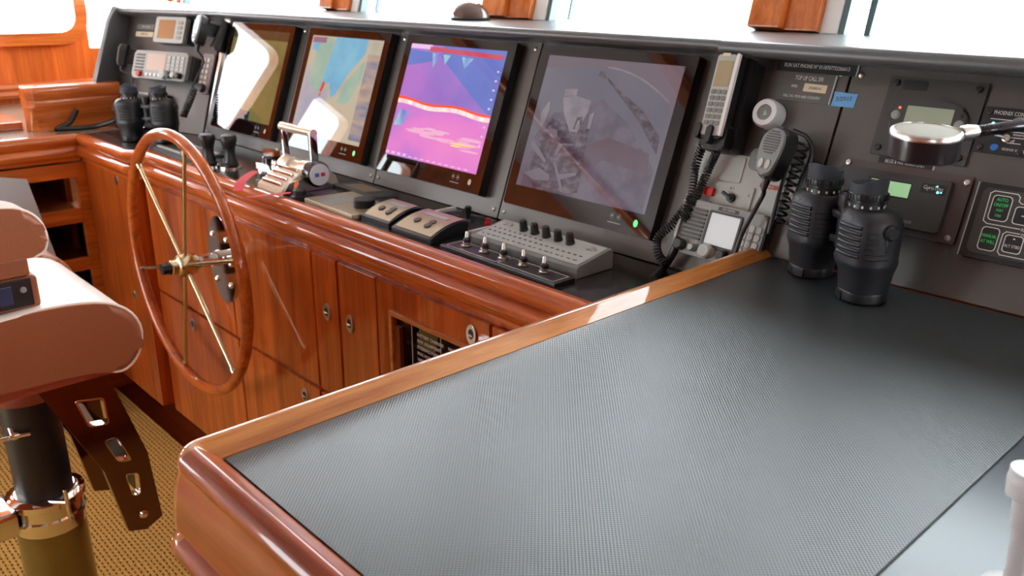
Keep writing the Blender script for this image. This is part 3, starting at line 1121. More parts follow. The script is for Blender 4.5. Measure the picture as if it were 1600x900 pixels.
# footrest brackets
brk = [(0.405, 0.775), (0.545, 0.790), (0.575, 0.70), (0.622, 0.530), (0.635, 0.345), (0.592, 0.325), (0.552, 0.338), (0.520, 0.515)]
slots = [((0.482, 0.712), (0.545, 0.702), (0.548, 0.632), (0.502, 0.638)), ((0.528, 0.594), (0.560, 0.594), (0.584, 0.522), (0.552, 0.530)), ((0.563, 0.494), (0.594, 0.485), (0.592, 0.425), (0.572, 0.428))]
for k, xb in enumerate((-1.95, -2.19)):
    bm2 = MB()
    n = len(brk)
    # outline with slots: build as fill from edges
    h = 0.022
    import mathutils.geometry as mg
    loops = [[Vector((a, b, 0)) for a, b in brk]]
    rsl = []
    for s in slots:
        sp = []
        for i_ in range(4):
            pa_, pb_, pc_ = Vector(s[i_ - 1]), Vector(s[i_]), Vector(s[(i_ + 1) % 4])
            e0, e1 = pb_ + (pa_ - pb_).normalized() * 0.009, pb_ + (pc_ - pb_).normalized() * 0.009
            sp += [tuple((e0 * (1 - w_) + pb_ * w_) * (1 - w_) + (pb_ * (1 - w_) + e1 * w_) * w_) for w_ in (0, .33, .67, 1)]
        rsl.append(sp)
        loops.append([Vector((a, b, 0)) for a, b in sp[::-1]])
    tri = mg.tessellate_polygon(loops)
    flat = [v for l in loops for v in l]
    va = [bm2.bm.verts.new((p.x, p.y, 0)) for p in flat]
    vb = [bm2.bm.verts.new((p.x, p.y, h)) for p in flat]
    for tr in tri:
        bm2.bm.faces.new([va[i] for i in tr]); bm2.bm.faces.new([vb[i] for i in tr][::-1])
    st = 0
    for l in loops:
        m_ = len(l)
        for i in range(m_):
            a, b = st + i, st + (i + 1) % m_
            bm2.bm.faces.new((va[a], va[b], vb[b], vb[a]))
        st += m_
    bmesh.ops.transform(bm2.bm, matrix=T(xb - h, 0, 0) @ XYZ, verts=bm2.bm.verts[:])
    br = t.part('footrest_bracket', bm2, 'mirror_plate', world=True)
    if k == 0:
        for sp in rsl:
            m3 = MB()
            cx = sum(p[0] for p in sp) / len(sp); cy = sum(p[1] for p in sp) / len(sp)
            ring(m3, sp, [(cx + (p[0] - cx) * 0.86, cy + (p[1] - cy) * 0.9) for p in sp], -0.001, h + 0.002, M4=T(xb - h, 0, 0) @ XYZ)
            t.part('slot_trim', m3, 'chrome', br, world=True)
        m3 = MB(); m3.lathe([(0.011, 0), (0.011, 0.005), (0.006, 0.008), (0.006, 0.014), (0, 0.015)], 8, M4=T(xb, 0.590, 0.372) @ RY(R(90)))
        t.part('bolt', m3, 'chrome', br, world=True)
mb = MB(); mb.box((-2.19, 0.60, 0.40), (-1.972, 0.616, 0.50), 0.004)
t.part('footrest_crossbar', mb, 'black', world=True)

# ================================================================== CHART TABLE
XT, YT0, YT1 = -0.815, 0.278, YB + (ZT - ZL) * math.tan(TL) - 0.004
XT2 = 0.55
t = Thing('chart_table', 'big chart table in the foreground with rounded teak rim and grey top', 'table', T(-0.2, 0.8, 0))
mb = MB()
mb.box((XT + 0.022, YT0 + 0.024, 0.10), (XT2, YT1 - 0.02, ZT - 0.012))
mb.box((XT + 0.08, YT0 + 0.08, 0.011), (XT2, YT1 - 0.1, 0.1005))
t.part('cabinet_body', mb, 'wood_z', world=True)
mb = MB(); mb.box((XT + 0.035, YT0 + 0.035, ZT - 0.0115), (XT2, YT1 + 0.004, ZT - 0.003))
t.part('table_top', mb, 'table_top', world=True)


def rim_profile():
    pts = [(-0.040, ZT - 0.011), (-0.040, ZT - 0.0005), (-0.034, ZT + 0.0045)]
    for k in range(9):
        a = R(110 - 130 * k / 8)
        pts.append((-0.016 + 0.016 * math.cos(a), ZT - 0.0005 + 0.0155 * math.sin(a)))
    for k in range(1, 6):
        a = R(-20 + 20 * k / 5)
        pts.append((0.0 + 0.010 * math.sin(R(90 * k / 5)), ZT - 0.006 - 0.062 * k / 5))
    pts += [(0.005, ZT - 0.074), (0.004, ZT - 0.079)]
    for k in range(6):
        a = R(80 - 150 * k / 5)
        pts.append((0.002 + 0.014 * math.cos(a), ZT - 0.095 + 0.015 * math.sin(a)))
    pts += [(0.002, ZT - 0.113), (-0.006, ZT - 0.116), (-0.040, ZT - 0.116)]
    return pts


rp_ = rim_profile()
rc = 0.03
pth = [(XT2, YT0)] + [(XT + rc - rc * math.sin(R(90 * k / 6)), YT0 + rc - rc * math.cos(R(90 * k / 6))) for k in range(7)] + [(XT, YT1)]
# travelling -X then +Y keeps the table on the right, so mirror the profile's outward sign
mb = MB(); mb.sweep([(-o, z) for o, z in rp_], pth)
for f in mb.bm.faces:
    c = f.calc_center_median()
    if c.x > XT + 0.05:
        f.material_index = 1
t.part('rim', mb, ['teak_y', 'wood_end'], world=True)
# framed end panels below the rim
mb = MB()
mb.box((XT + 0.03, YT0 + 0.012, 0.16), (XT + 0.46, YT0 + 0.0245, 1.005), 0.004)
t.part('end_panel', mb, 'wood_z', world=True)
mb = MB()
mb.box((XT + 0.47, YT0 + 0.012, 0.16), (XT2 - 0.01, YT0 + 0.0245, 1.005), 0.004)
t.part('end_panel', mb, 'wood_z', world=True)
# woven rubber mat
mb = MB(); mb.prism(rrect(-0.772, YT0 + 0.042, -0.234, YT1 - 0.001, 0.004), ZT - 0.0028, ZT)
single('rubber_mat', mb, 'rubber_mat', 'large dark grey woven rubber mat covering the chart table', 'mat', loc=(-0.5, 0.85, ZT - 0.0028))

# white curved fitting at the right edge
mb = MB()
b0 = atz(1577, 925, ZT - 0.003)
th_ = Thing('white_stand', 'white curved plastic stand on the grey tabletop right of the mat', 'stand', T(*b0))
mb2 = MB(); mb2.lathe([(0.022, 0.0), (0.022, 0.004), (0.014, 0.008), (0, 0.009)], 24)
th_.part('base', mb2, 'white')
mb.tube(bez([(0, 0, 0.006), (0.001, 0.0, 0.035), (0.0, 0, 0.065), (-0.002, 0, 0.090), (-0.003, 0, 0.106), (-0.003, 0, 0.112)], 5), [0.0075] * 5 + [0.0085] * 5 + [0.011] * 5 + [0.0165] * 5 + [0.0155] * 5 + [0.009], 18)
th_.part('arm', mb, 'white')

# ================================================================== MONITORS
BOFF = 0.024


def pic(base, name, layers, corners, parent, t):
    """screen picture: emissive patches; layers = (material, [(u,v) pixels]) laid on the glass of this monitor"""
    mb = MB(); mats = []
    for i, (m, poly) in enumerate(layers):
        vs = [mb.bm.verts.new((p[0], p[1], 0.00012 * i)) for p in poly]
        mb.bm.faces.new(vs).material_index = i
        mats.append(m)
    return t.part(name, mb, mats, parent, smooth=0)


def scr(name, col, e=0.55, noise_cols=None, scale=30.0, stretch=(1, 1, 1)):
    m = mat(name, col, 0.015, emit=e * 1.45, coat=0.0, spec=0.5)
    nt = m.node_tree
    b = nt.nodes['Principled BSDF']
    b.inputs['Base Color'].default_value = (0.004, 0.004, 0.004, 1)
    if noise_cols:
        tc = nt.nodes.new('ShaderNodeTexCoord')
        mp = nt.nodes.new('ShaderNodeMapping'); mp.inputs['Scale'].default_value = stretch
        nz = nt.nodes.new('ShaderNodeTexNoise'); nz.inputs['Scale'].default_value = scale; nz.inputs['Detail'].default_value = 3
        rp = nt.nodes.new('ShaderNodeValToRGB')
        els = rp.color_ramp.elements
        n = len(noise_cols)
        els[0].position = 0.3; els[0].color = lin(noise_cols[0])
        els[1].position = 0.7; els[1].color = lin(noise_cols[-1])
        for k in range(1, n - 1):
            e2 = els.new(0.3 + 0.4 * k / (n - 1)); e2.color = lin(noise_cols[k])
        nt.links.new(tc.outputs['Object'], mp.inputs['Vector']); nt.links.new(mp.outputs['Vector'], nz.inputs['Vector'])
        nt.links.new(nz.outputs['Fac'], rp.inputs['Fac']); nt.links.new(rp.outputs['Color'], b.inputs['Emission Color'])
    return m


MON = [
    ((338, 195), (375, 38), (467, 43), (422, 219), 'monitor with a dull olive screen, first in the row nearest the port radios', (0.028, 0.058)),
    ((455, 225), (493, 46), (616, 55), (566, 256), 'monitor showing a pale chart with blue water, second from the port end', None),
    ((597, 270), (650, 57), (813, 70), (748, 310), 'monitor showing a pink and purple sonar picture, third in the row', None),
    ((797, 320), (857, 75), (1100, 94), (1018, 377), 'monitor showing a grey deck camera picture, nearest the satellite phone', None),
]
MX = [(-3.003, -2.572), (-2.487, -2.052), (-1.978, -1.552), (-1.462, -1.034)]
AW, AH = 0.376, 0.301
screens = []
for i, (x0, x1) in enumerate(MX):
    cx = (x0 + x1) / 2 + 0.003
    W, Hh = 0.432, 0.372
    t = Thing('monitor', MON[i][4], 'monitor', PF(cx, 0.229, 0.0005), 'marine monitors set in the instrument panel')
    mb = MB(); mb.prism(rrect(-W / 2, -Hh / 2, W / 2, Hh / 2, 0.006), 0, BOFF - 0.003, 0.002)
    t.part('housing', mb, 'black')
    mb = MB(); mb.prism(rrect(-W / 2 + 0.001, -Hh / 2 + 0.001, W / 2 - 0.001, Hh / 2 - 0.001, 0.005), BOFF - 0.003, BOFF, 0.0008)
    gl = t.part('bezel_glass', mb, 'reflect_tint_glass')
    # brightness and power marks below the picture
    y = -Hh / 2 + 0.026
    mb = MB()
    mb.prism(ellipse(0.172, y, 0.0055, 0.0075, 16), BOFF + 0.0001, BOFF + 0.0004)
    t.part('power_mark', mb, ['lcd_sand', 'ledg', 'lcd_pale', 'ledg'][i] if i != 2 else 'lcd_pale', gl)
    mb = MB()
    for dx in (0.108, 0.126):
        for k in range(8):
            a = R(45 * k)
            mb.prism([(dx + 0.004 * math.cos(a - 0.1), y + 0.005 + 0.004 * math.sin(a - 0.1)), (dx + 0.0075 * math.cos(a), y + 0.005 + 0.0075 * math.sin(a)), (dx + 0.004 * math.cos(a + 0.1), y + 0.005 + 0.004 * math.sin(a + 0.1))], BOFF + 0.0001, BOFF + 0.0004)
        mb.prism(ellipse(dx, y + 0.005, 0.0025, 0.0025, 10), BOFF + 0.0001, BOFF + 0.0004)
    mb.prism(rrect(0.100, y - 0.010, 0.134, y - 0.0085, 0.0005), BOFF + 0.0001, BOFF + 0.0004)
    t.part('brightness_mark', mb, 'silver', gl)
    screens.append((t, gl))

AY0 = -0.301 / 2 + 0.012


def A(u, v):
    """picture fractions (0..1 right, 0..1 up) to monitor coordinates"""
    return (-AW / 2 + AW * u, AY0 + AH * v)


def poly(*fr):
    return [A(u, v) for u, v in fr]


def layer_part(i, name, layers):
    t, gl = screens[i]
    mb = MB(); mats = []
    for k, (m, pts) in enumerate(layers):
        vs = [mb.bm.verts.new((p[0], p[1], BOFF + 0.0003 + 0.00008 * k)) for p in pts]
        mb.bm.faces.new(vs).material_index = k
        mats.append(m)
    return t.part(name, mb, mats, smooth=0)


FULL = poly((0, 0), (1, 0), (1, 1), (0, 1))
# 1: radar page, dull olive
s_ol = scr('screen_olive', (104, 98, 52), 0.55, [(78, 70, 34), (112, 104, 58), (128, 116, 70)], 6)
s_tl = scr('screen_teal', (20, 52, 62), 0.5)
s_dim = scr('screen_dim', (70, 62, 40), 0.5)
layer_part(0, 'display', [(s_ol, FULL), (s_dim, poly((0, .9), (1, .9), (1, 1), (0, 1))), (s_tl, poly((0, 0), (.62, 0), (.62, .10), (0, .13)))])
# 2: electronic chart
c_land = scr('chart_land', (188, 182, 162), 0.5, [(170, 172, 160), (196, 188, 166), (200, 184, 160)], 9)
c_water = scr('chart_water', (104, 176, 208), 0.55, [(92, 164, 204), (126, 188, 212)], 10)
c_green = scr('chart_shallow', (150, 190, 170), 0.5, [(140, 180, 166), (172, 196, 176)], 12)
c_lilac = scr('chart_lilac', (178, 176, 190), 0.5, [(168, 166, 184), (190, 186, 190)], 10)
c_side = scr('chart_sidebar', (150, 138, 136), 0.5, [(120, 116, 130), (190, 170, 150), (100, 120, 160)], 22, (0.2, 1, 1))
c_red = scr('chart_mark', (214, 70, 60), 0.6)
c_head = scr('chart_header', (150, 110, 140), 0.5)
layer_part(1, 'display', [
    (c_land, FULL), (c_lilac, poly((0, .0), (.46, .0), (.40, .45), (.02, .70))),
    (c_green, poly((.10, .52), (.32, .40), (.34, .98), (.10, .98))),
    (c_water, poly((.36, 1), (.80, 1), (.80, .86), (.62, .64), (.52, .44), (.46, .40), (.40, .55), (.28, .50))),
    (c_water, poly((.03, .86), (.12, .84), (.13, .93), (.04, .95))),
    (c_green, poly((.56, .36), (.72, .36), (.82, .62), (.82, .80), (.64, .60))),
    (c_land, poly((.50, .18), (.78, .16), (.80, .34), (.54, .34))),
    (c_side, poly((.84, .04), (1, .04), (1, .86), (.84, .86))),
    (c_head, poly((.02, .93), (.22, .93), (.22, .985), (.02, .985))),
    (c_red, poly((.285, .45), (.32, .44), (.345, .53), (.31, .56))), (c_red, poly((.29, .40), (.31, .40), (.32, .43), (.30, .44)))])
# 3: sounder
n_up = scr('sonar_upper', (150, 110, 190), 0.62, [(112, 104, 184), (164, 112, 194), (180, 118, 192)], 3.5)
n_bl = scr('sonar_blue_and_reflection', (88, 108, 186), 0.6, [(90, 108, 186), (104, 122, 196)], 5)
n_lo = scr('sonar_lower', (214, 96, 190), 0.68, [(150, 112, 196), (206, 118, 190), (216, 126, 188)], 7, (0.5, 1, 1))
n_lo2 = 0
n_red = scr('sonar_bottom_line', (232, 74, 48), 0.8)
n_wh = scr('sonar_echo', (236, 196, 206), 0.8, [(240, 150, 190), (240, 226, 190)], 40, (1, .3, 1))
n_ye = scr('sonar_yellow', (236, 190, 130), 0.75, [(212, 136, 184), (222, 186, 160), (228, 200, 140), (212, 140, 180)], 22, (.5, 1.5, 1))
n_cy = scr('sonar_cyan', (120, 190, 190), 0.7, [(110, 110, 190), (150, 210, 190)], 30, (1, .3, 1))
n_bar = scr('sonar_bar', (184, 70, 90), 0.7)
n_hd = scr('sonar_header', (214, 176, 214), 0.7)


def wavy(y, amp, n=20, slope=0.0, ph=0.0):
    return [(k / n, y + slope * k / n + amp * math.sin(k * 0.55 + ph)) for k in range(n + 1)]


ln = wavy(.505, .012, 20, -.03, 0.8)
layers = [(n_up, FULL), (n_bl, poly((.36, 1), (1, 1), (1, .46), (.90, .52), (.36, .90))), (n_bl, poly((0, .80), (.28, .86), (.36, .93), (0, .95))),  # upper-right blue triangle paints a room reflection onto the glass
          (n_lo, [A(u, v) for u, v in [(0, 0), (1, 0)] + ln[::-1]]),
          (n_wh, [A(u, v - .045) for u, v in ln] + [A(u, v) for u, v in ln[::-1]]),
          (n_red, [A(u, v - .008) for u, v in ln] + [A(u, v + .014) for u, v in ln[::-1]]),
          (n_lo, poly((.97, .2), (.98, .2), (.98, .21))),
          (n_cy, poly((.02, .26), (.12, .28), (.16, .40), (.05, .42))),
          (n_hd, poly((.0, .96), (.24, .96), (.24, 1), (.0, 1))), (n_bar, poly((.22, .945), (.98, .925), (.98, .965), (.22, .985))),
          (n_cy, poly((.26, .93), (.34, .93), (.30, .80))), (n_cy, poly((.38, .925), (.46, .925), (.42, .84))), (n_cy, poly((.58, .92), (.70, .915), (.63, .82)))]
n_p1 = scr('sonar_smear_pink', (226, 160, 196), 0.68)
n_p2 = scr('sonar_smear_pale', (220, 168, 196), 0.66)
n_p3 = scr('sonar_smear_gold', (236, 196, 130), 0.72)
rs = random.Random(4)
for k in range(34):
    u = rs.uniform(.28, .96); v = .285 - .09 * u + rs.uniform(-.035, .04) * (0.6 + u)
    a_, b_ = rs.uniform(.05, .13), rs.uniform(.005, .012)
    m_ = n_p1 if k < 14 else (n_p2 if k < 24 or u < .55 else n_p3)
    u = min(u, .985 - a_)
    layers.append((m_, [A(x, y) for x, y in ellipse(u, v, a_, b_, 14)]))
for k in range(9):
    layers.append((n_hd, poly((.965, .22 + .075 * k), (.985, .22 + .075 * k), (.985, .235 + .075 * k), (.965, .235 + .075 * k))))
for k in range(14):
    layers.append((n_hd, poly((.02 + .067 * k, .012), (.055 + .067 * k, .012), (.055 + .067 * k, .022 + .012 * (k < 4)), (.02 + .067 * k, .022 + .012 * (k < 4)))))
layer_part(2, 'display', layers)
# 4: deck camera
d_sea = scr('camera_sea', (104, 100, 112), 0.5, [(96, 92, 106), (114, 110, 120)], 4)
d_sky = scr('camera_sky', (112, 98, 108), 0.5)
d_dk = scr('camera_dark_and_reflection', (76, 66, 76), 0.5, [(58, 48, 58), (84, 72, 84), (116, 104, 112)], 42, (1, 1.6, 1))
d_md = scr('camera_mid', (92, 84, 98), 0.5, [(82, 74, 88), (108, 98, 112)], 26)
d_lt = scr('camera_light', (140, 130, 138), 0.5, [(118, 110, 120), (146, 134, 142)], 30)
d_rail = scr('camera_rail', (116, 106, 116), 0.5)
d_red = scr('camera_brown', (92, 66, 74), 0.5, [(88, 62, 70), (100, 84, 98)], 8)
hor = [(.0, .90)] + [(.0 + .06 * k, .905 + .04 * math.sin(R(180 * min(1, k / 16))) - max(0, k - 8) ** 2 * .0024) for k in range(1, 17)]
hor2 = [(u, v - .018) for u, v in hor]
layers = [(d_sky, FULL), (d_sea, [A(u, v) for u, v in hor] + [A(1, .62), A(1, 0), A(0, 0)]),
          (d_lt, [A(u, v - .006) for u, v in hor[8:]] + [A(u, v + .008) for u, v in hor[:7:-1]]),
          (d_md, poly((.04, .0), (.98, .0), (.98, .30), (.72, .58), (.50, .72), (.36, .62), (.16, .58), (.03, .34))),
          (d_dk, poly((.42, .88), (.50, .86), (.80, .60), (.97, .40), (.96, .52), (.80, .68), (.60, .80), (.44, .92))),  # diagonal dark wedge: overhead edge reflected in the glass, painted into the picture
          (d_dk, poly((.14, .0), (.42, .0), (.46, .34), (.40, .56), (.24, .50), (.16, .56), (.10, .40), (.08, .16))),
          (d_red, poly((.46, .18), (.62, .30), (.94, .26), (.92, .40), (.62, .46), (.47, .38))),
          (d_dk, poly((.30, .30), (.46, .52), (.50, .04), (.42, .02))),
          (d_lt, poly((.20, .70), (.30, .72), (.42, .70), (.42, .62), (.38, .46), (.32, .46), (.24, .58))),
          (d_lt, poly((.20, .76), (.30, .77), (.30, .72), (.21, .71))),
          (d_dk, poly((.34, .48), (.35, .57), (.39, .58), (.40, .50), (.385, .50), (.378, .55), (.36, .545), (.355, .48))),
          (d_lt, poly((.05, .56), (.10, .66), (.12, .60), (.10, .48), (.08, .46))), (d_rail, poly((.16, .46), (.22, .46), (.24, .40), (.18, .40))),
          (d_rail, poly((.03, .34), (.06, .35), (.20, .22), (.19, .20), (.05, .30))),
          (d_rail, poly((.26, .36), (.38, .38), (.38, .36), (.30, .35), (.26, .26), (.25, .27))),
          (d_rail, poly((.04, .10), (.16, .16), (.26, .12), (.26, .08), (.14, .06))), (d_rail, poly((.26, .22), (.28, .22), (.40, .02), (.37, .02))),
          (d_rail, poly((.32, .14), (.46, .18), (.46, .16), (.34, .10))), (d_lt, poly((.44, .60), (.47, .62), (.47, .50), (.45, .50)))]
layer_part(3, 'display', layers)

# ================================================================== STARBOARD DEVICES ON THE PANEL
# ---- satellite phone
t = Thing('satellite_phone', 'silver and black satellite phone handset standing in its dark cradle beside the camera monitor', 'phone', PF(-0.930, 0.328, 0.0003))
tilt = RZ(R(2))
mb = MB(); mb.prism(rrect(-0.024, -0.09, 0.036, 0.083, 0.008), 0, 0.042, 0.006, M4=tilt)
mb.prism(rrect(-0.021, -0.095, 0.030, -0.045, 0.008), 0.030, 0.064, 0.006, M4=tilt)
t.part('cradle', mb, 'black')
mb = MB(); mb.prism(rrect(-0.030, -0.078, -0.018, -0.05, 0.005), 0.02, 0.078, 0.003); mb.prism(rrect(-0.003, -0.086, 0.009, -0.052, 0.005), 0.02, 0.080, 0.003)
t.part('hook', mb, 'black')
mb = MB(); mb.prism(rrect(-0.024, -0.076, 0.023, 0.083, 0.006), 0.045, 0.071, 0.004, M4=tilt)
hs = t.part('handset', mb, 'black')
mb = MB(); mb.prism(rrect(-0.022, -0.070, 0.017, 0.080, 0.005), 0.0708, 0.073, 0.001, M4=tilt)
t.part('face_plate', mb, 'lgrey', hs)
mb = MB(); mb.prism(rrect(-0.018, 0.020, 0.0145, 0.068, 0.002), 0.0731, 0.0736, M4=tilt)
t.part('display', mb, 'lcd_sand', hs)
mb = MB()
for r_ in range(6):
    for c_ in range(3):
        mb.prism(rrect(-0.018 + c_ * 0.0115, 0.006 - r_ * 0.0115, -0.0085 + c_ * 0.0115, 0.0145 - r_ * 0.0115, 0.002), 0.073, 0.0745, 0.0006, M4=tilt)
t.part('keypad', mb, 'grey', hs)
mb = MB(); mb.prism(rrect(0.0175, -0.070, 0.0235, 0.082, 0.002), 0.066, 0.0742, 0.001, M4=tilt)
t.part('side_strip', mb, 'trimwhite', hs, label='bright silver strip along the handset edge')
mb = MB(); mb.prism(rrect(-0.012, 0.076, 0.004, 0.082, 0.001), 0.0731, 0.0745, M4=tilt)
t.part('earpiece_slot', mb, 'paper', hs)


def ppx(u, v, off):
    return hit(u, v, POUT, Vector((0, YB, ZL)) + POUT * off)


cp = bez([ppx(1100, 222, .045), ppx(1086, 262, .03), ppx(1078, 310, .03), ppx(1052, 348, .035), ppx(1028, 372, .04), ppx(1028, 396, .04), ppx(1040, 412, .035)], 6)
mb = MB(); mb.tube(helix(cp, 0.0072, 46, 0, 10), 0.0021, 6)
single('coiled_cord', mb, 'black', 'black coiled cord hanging in a loop beside the camera monitor', 'cord', loc=tuple(cp[-1]))
cp = bez([ppx(1120, 236, .045), ppx(1112, 254, .035), ppx(1098, 285, .028), ppx(1084, 318, .028), ppx(1066, 345, .036)], 6)
mb = MB(); mb.tube(helix(cp, 0.0068, 30, 0, 10), 0.0020, 6)
single('coiled_cord', mb, 'black', 'short black coiled cord hanging from the satellite phone over the grey switch box', 'cord', loc=tuple(cp[-1]))
cp = bez([ppx(1062, 372, .036), ppx(1050, 398, .03), ppx(1036, 420, .022), atz(1020, 438, ZL + 0.009)], 6)
mb = MB(); mb.tube(cp, [0.008] * (len(cp) - 4) + [0.0085] * 4, 10)
single('power_cable', mb, 'black', 'thick plain black cable running down to the ledge beside the lower radio', 'cable', loc=tuple(cp[-1]))

# ---- signs
t = Thing('phone_number_sign', 'black engraved sign with the satellite phone number below the brow', 'sign', PF(-0.795, 0.4145, 0.0003))
mb = MB(); mb.prism(rrect(-0.077, -0.0105, 0.077, 0.0105, 0.001), 0, 0.003)
mb.box((0.0755, -0.0105, 0), (0.0775, 0.0105, 0.0034), mi=1)
t.part('plate', mb, ['black', 'lgrey'])
t.text('lettering', 'RUN SAT PHONE Nº 0118707732366613', 0.0098, T(0, 0.0005, 0.0032), align='CENTER', xs=0.74)
t = Thing('call_cost_sign', 'dark engraved sign reading TOP UP CALL with a paper sticker on it', 'sign', PF(-0.806, 0.377, 0.0003))
mb = MB(); mb.prism(rrect(-0.056, -0.0255, 0.054, 0.0255, 0.001), 0, 0.003)
mb.box((0.0525, -0.0255, 0), (0.0545, 0.0255, 0.0034), mi=1)
t.part('plate', mb, ['panel', 'lgrey'])
t.text('lettering', 'TOP UP CALL 591', 0.0115, T(0.004, 0.0165, 0.0032), align='CENTER', xs=0.62)
t.text('lettering', 'MMSI', 0.0075, T(-0.021, 0.001, 0.0032), align='CENTER', xs=0.7)
t.text('lettering', 'CALL SIG. MMSI AND COUNTRY', 0.007, T(-0.002, -0.017, 0.0032), align='CENTER', xs=0.72)
t2 = Thing('paper_sticker', 'small cream paper sticker stuck on the TOP UP CALL sign', 'sticker', PF(-0.786, 0.377, 0.0036))
mb = MB(); mb.box((-0.022, -0.007, 0), (0.022, 0.0075, 0.0004), M4=RZ(R(-1)))
t2.part('paper', mb, 'paper')
t2.text('lettering', '235082516', 0.006, T(0, 0, 0.0006), 'dtext', align='CENTER', xs=0.9)
t = Thing('tape_note', 'strip of blue masking tape with handwriting beside the TOP UP CALL sign', 'tape', PF(-0.729, 0.364, 0.0004) @ RZ(R(1)))
mb = MB(); mb.prism([(-0.021, -0.013), (0.021, -0.0135), (0.0225, 0.006), (0.0235, 0.011), (0.018, 0.0105), (-0.0205, 0.0125), (-0.0195, 0.004)], 0, 0.0006)
t.part('tape_strip', mb, 'tape')
t.text('handwriting', '5/27/17', 0.0105, T(0, 0, 0.0008) @ RZ(R(4)), 'dtext', align='CENTER', xs=0.9)

# ---- white round fitting
c = px_panel(1196, 176, 0.03)
t = Thing('round_buzzer', 'white round buzzer with a grey centre left of the TOP UP CALL sign', 'buzzer', PF(c[0], c[1], 0.0003))
mb = MB(); mb.lathe([(0.0245, 0), (0.0262, 0.002), (0.0268, 0.028), (0.0235, 0.034), (0.0145, 0.0345), (0.0140, 0.030), (0, 0.030)], 36)
t.part('housing', mb, 'white')
mb = MB(); mb.lathe([(0.0136, 0.030), (0.0136, 0.0325), (0.011, 0.0335), (0, 0.0335)], 28)
mb.prism([(-0.002, -0.006), (0.006, -0.004), (0.001, 0.005)], 0.0336, 0.034, mi=1)
t.part('centre_disc', mb, ['grey', 'lgrey'])

# ---- grey switch box with hinged halves
t = Thing('switch_box', 'light grey switch box with a red button and black rotary knob below the satellite phone', 'switch box', PF(-0.888, 0.184, 0.0003))
mb = MB(); mb.prism(rrect(-0.098, -0.056, 0.098, 0.056, 0.004), 0, 0.006, 0.001)
t.part('back_plate', mb, 'lgrey')
mb = MB(); mb.prism(rrect(-0.094, 0.004, 0.010, 0.052, 0.002), 0.006, 0.009, 0.001)
t.part('upper_cover', mb, 'lgrey')
mb = MB(); mb.prism(rrect(-0.060, -0.052, 0.045, 0.0, 0.002), 0.006, 0.010, 0.001)
lw = t.part('lower_cover', mb, 'lgrey')
for s, x, y in (('-', -0.052, -0.008), ('0.1', 0.0, -0.008), ('F', 0.038, -0.016), ('-', -0.01, -0.046), ('0', 0.003, -0.046), ('1', 0.034, -0.046)):
    t.text('marking', s, 0.008, T(x, y, 0.0102), 'dtext', lw, align='CENTER')
mb = MB(); mb.prism(rrect(-0.052, -0.030, -0.034, -0.014, 0.002), 0.010, 0.020, 0.002)
t.part('red_button', mb, 'red')
mb = MB(); mb.lathe([(0.003, 0.010), (0.003, 0.013), (0, 0.013)], 12, M4=T(-0.037, -0.043, 0))
t.part('red_lamp', mb, 'red')
mb = MB(); mb.lathe([(0.009, 0.010), (0.008, 0.017), (0, 0.018)], 16, M4=T(0.004, -0.026, 0)); mb.box((-0.018, -0.0035, 0.017), (0.006, 0.0035, 0.024), 0.002, M4=T(0.004, -0.026, 0) @ RZ(R(-25)))
t.part('rotary_knob', mb, 'black')
mb = MB(); mb.prism(rrect(0.052, 0.004, 0.094, 0.012, 0.001), 0.0062, 0.0075)
tg = t.part('engraved_tag', mb, 'pan')
t.text('lettering', 'TEL 2', 0.006, T(0.073, 0.008, 0.0078), align='CENTER', parent=tg)
# microphone clip with round hole
t = Thing('mic_clip', 'grey microphone clip with a round black hole behind the hanging microphone', 'clip', PF(-0.842, 0.236, 0.012))
mb = MB(); mb.prism(rrect(-0.024, -0.02, 0.02, 0.020, 0.010), -0.0005, 0.006, 0.002); mb.prism(rrect(0.012, 0.002, 0.085, 0.038, 0.008), -0.0005, 0.012, 0.003)
mb.tube([(0.03, 0.014, 0.004), (0.03, 0.014, 0.048)], 0.006, 12)
t.part('clip_body', mb, 'grey')
mb = MB(); mb.lathe([(0.010, 0.006), (0.010, 0.0066), (0, 0.0066)], 20)
t.part('round_hole', mb, 'black')

# ---- lower vhf radio
t = Thing('vhf_radio', 'grey radio with speaker ribs and a bright white screen beside the teak rim', 'radio', PF(-0.878, 0.0905, 0.0003) @ RZ(R(-1)))
mb = MB(); mb.prism(rrect(-0.093, -0.056, 0.091, 0.050, 0.010), 0, 0.022, 0.004)
t.part('body', mb, 'black')
mb = MB(); mb.prism(rrect(-0.092, -0.055, 0.090, 0.049, 0.010), 0.022, 0.031, 0.004)
fb = t.part('front', mb, 'front_grey')
mb = MB()
for k in range(8):
    mb.prism(rrect(-0.080, 0.030 - k * 0.0078, -0.034, 0.0345 - k * 0.0078, 0.0015), 0.031, 0.0335, 0.001)
t.part('speaker_ribs', mb, 'dark', fb)
mb = MB(); mb.prism(rrect(-0.090, -0.030, -0.084, 0.046, 0.002), 0.031, 0.037, 0.002)
t.part('side_bar', mb, 'silver', fb)
mb = MB(); ring(mb, rrect(-0.029, -0.030, 0.043, 0.037, 0.004), rrect(-0.025, -0.026, 0.039, 0.033, 0.002), 0.031, 0.0345)
t.part('screen_frame', mb, 'dark', fb)
mb = MB(); mb.prism(rrect(-0.0248, -0.0258, 0.0388, 0.0328, 0.002), 0.031, 0.0322)
t.part('display', mb, 'lcd', fb)
mb = MB(); mb.prism(rrect(-0.014, 0.039, 0.030, 0.046, 0.001), 0.031, 0.0316)
lp = t.part('name_strip', mb, 'dark', fb)
t.text('lettering', 'VHF RADIO', 0.0055, T(0.008, 0.0425, 0.0318), parent=lp, align='CENTER')
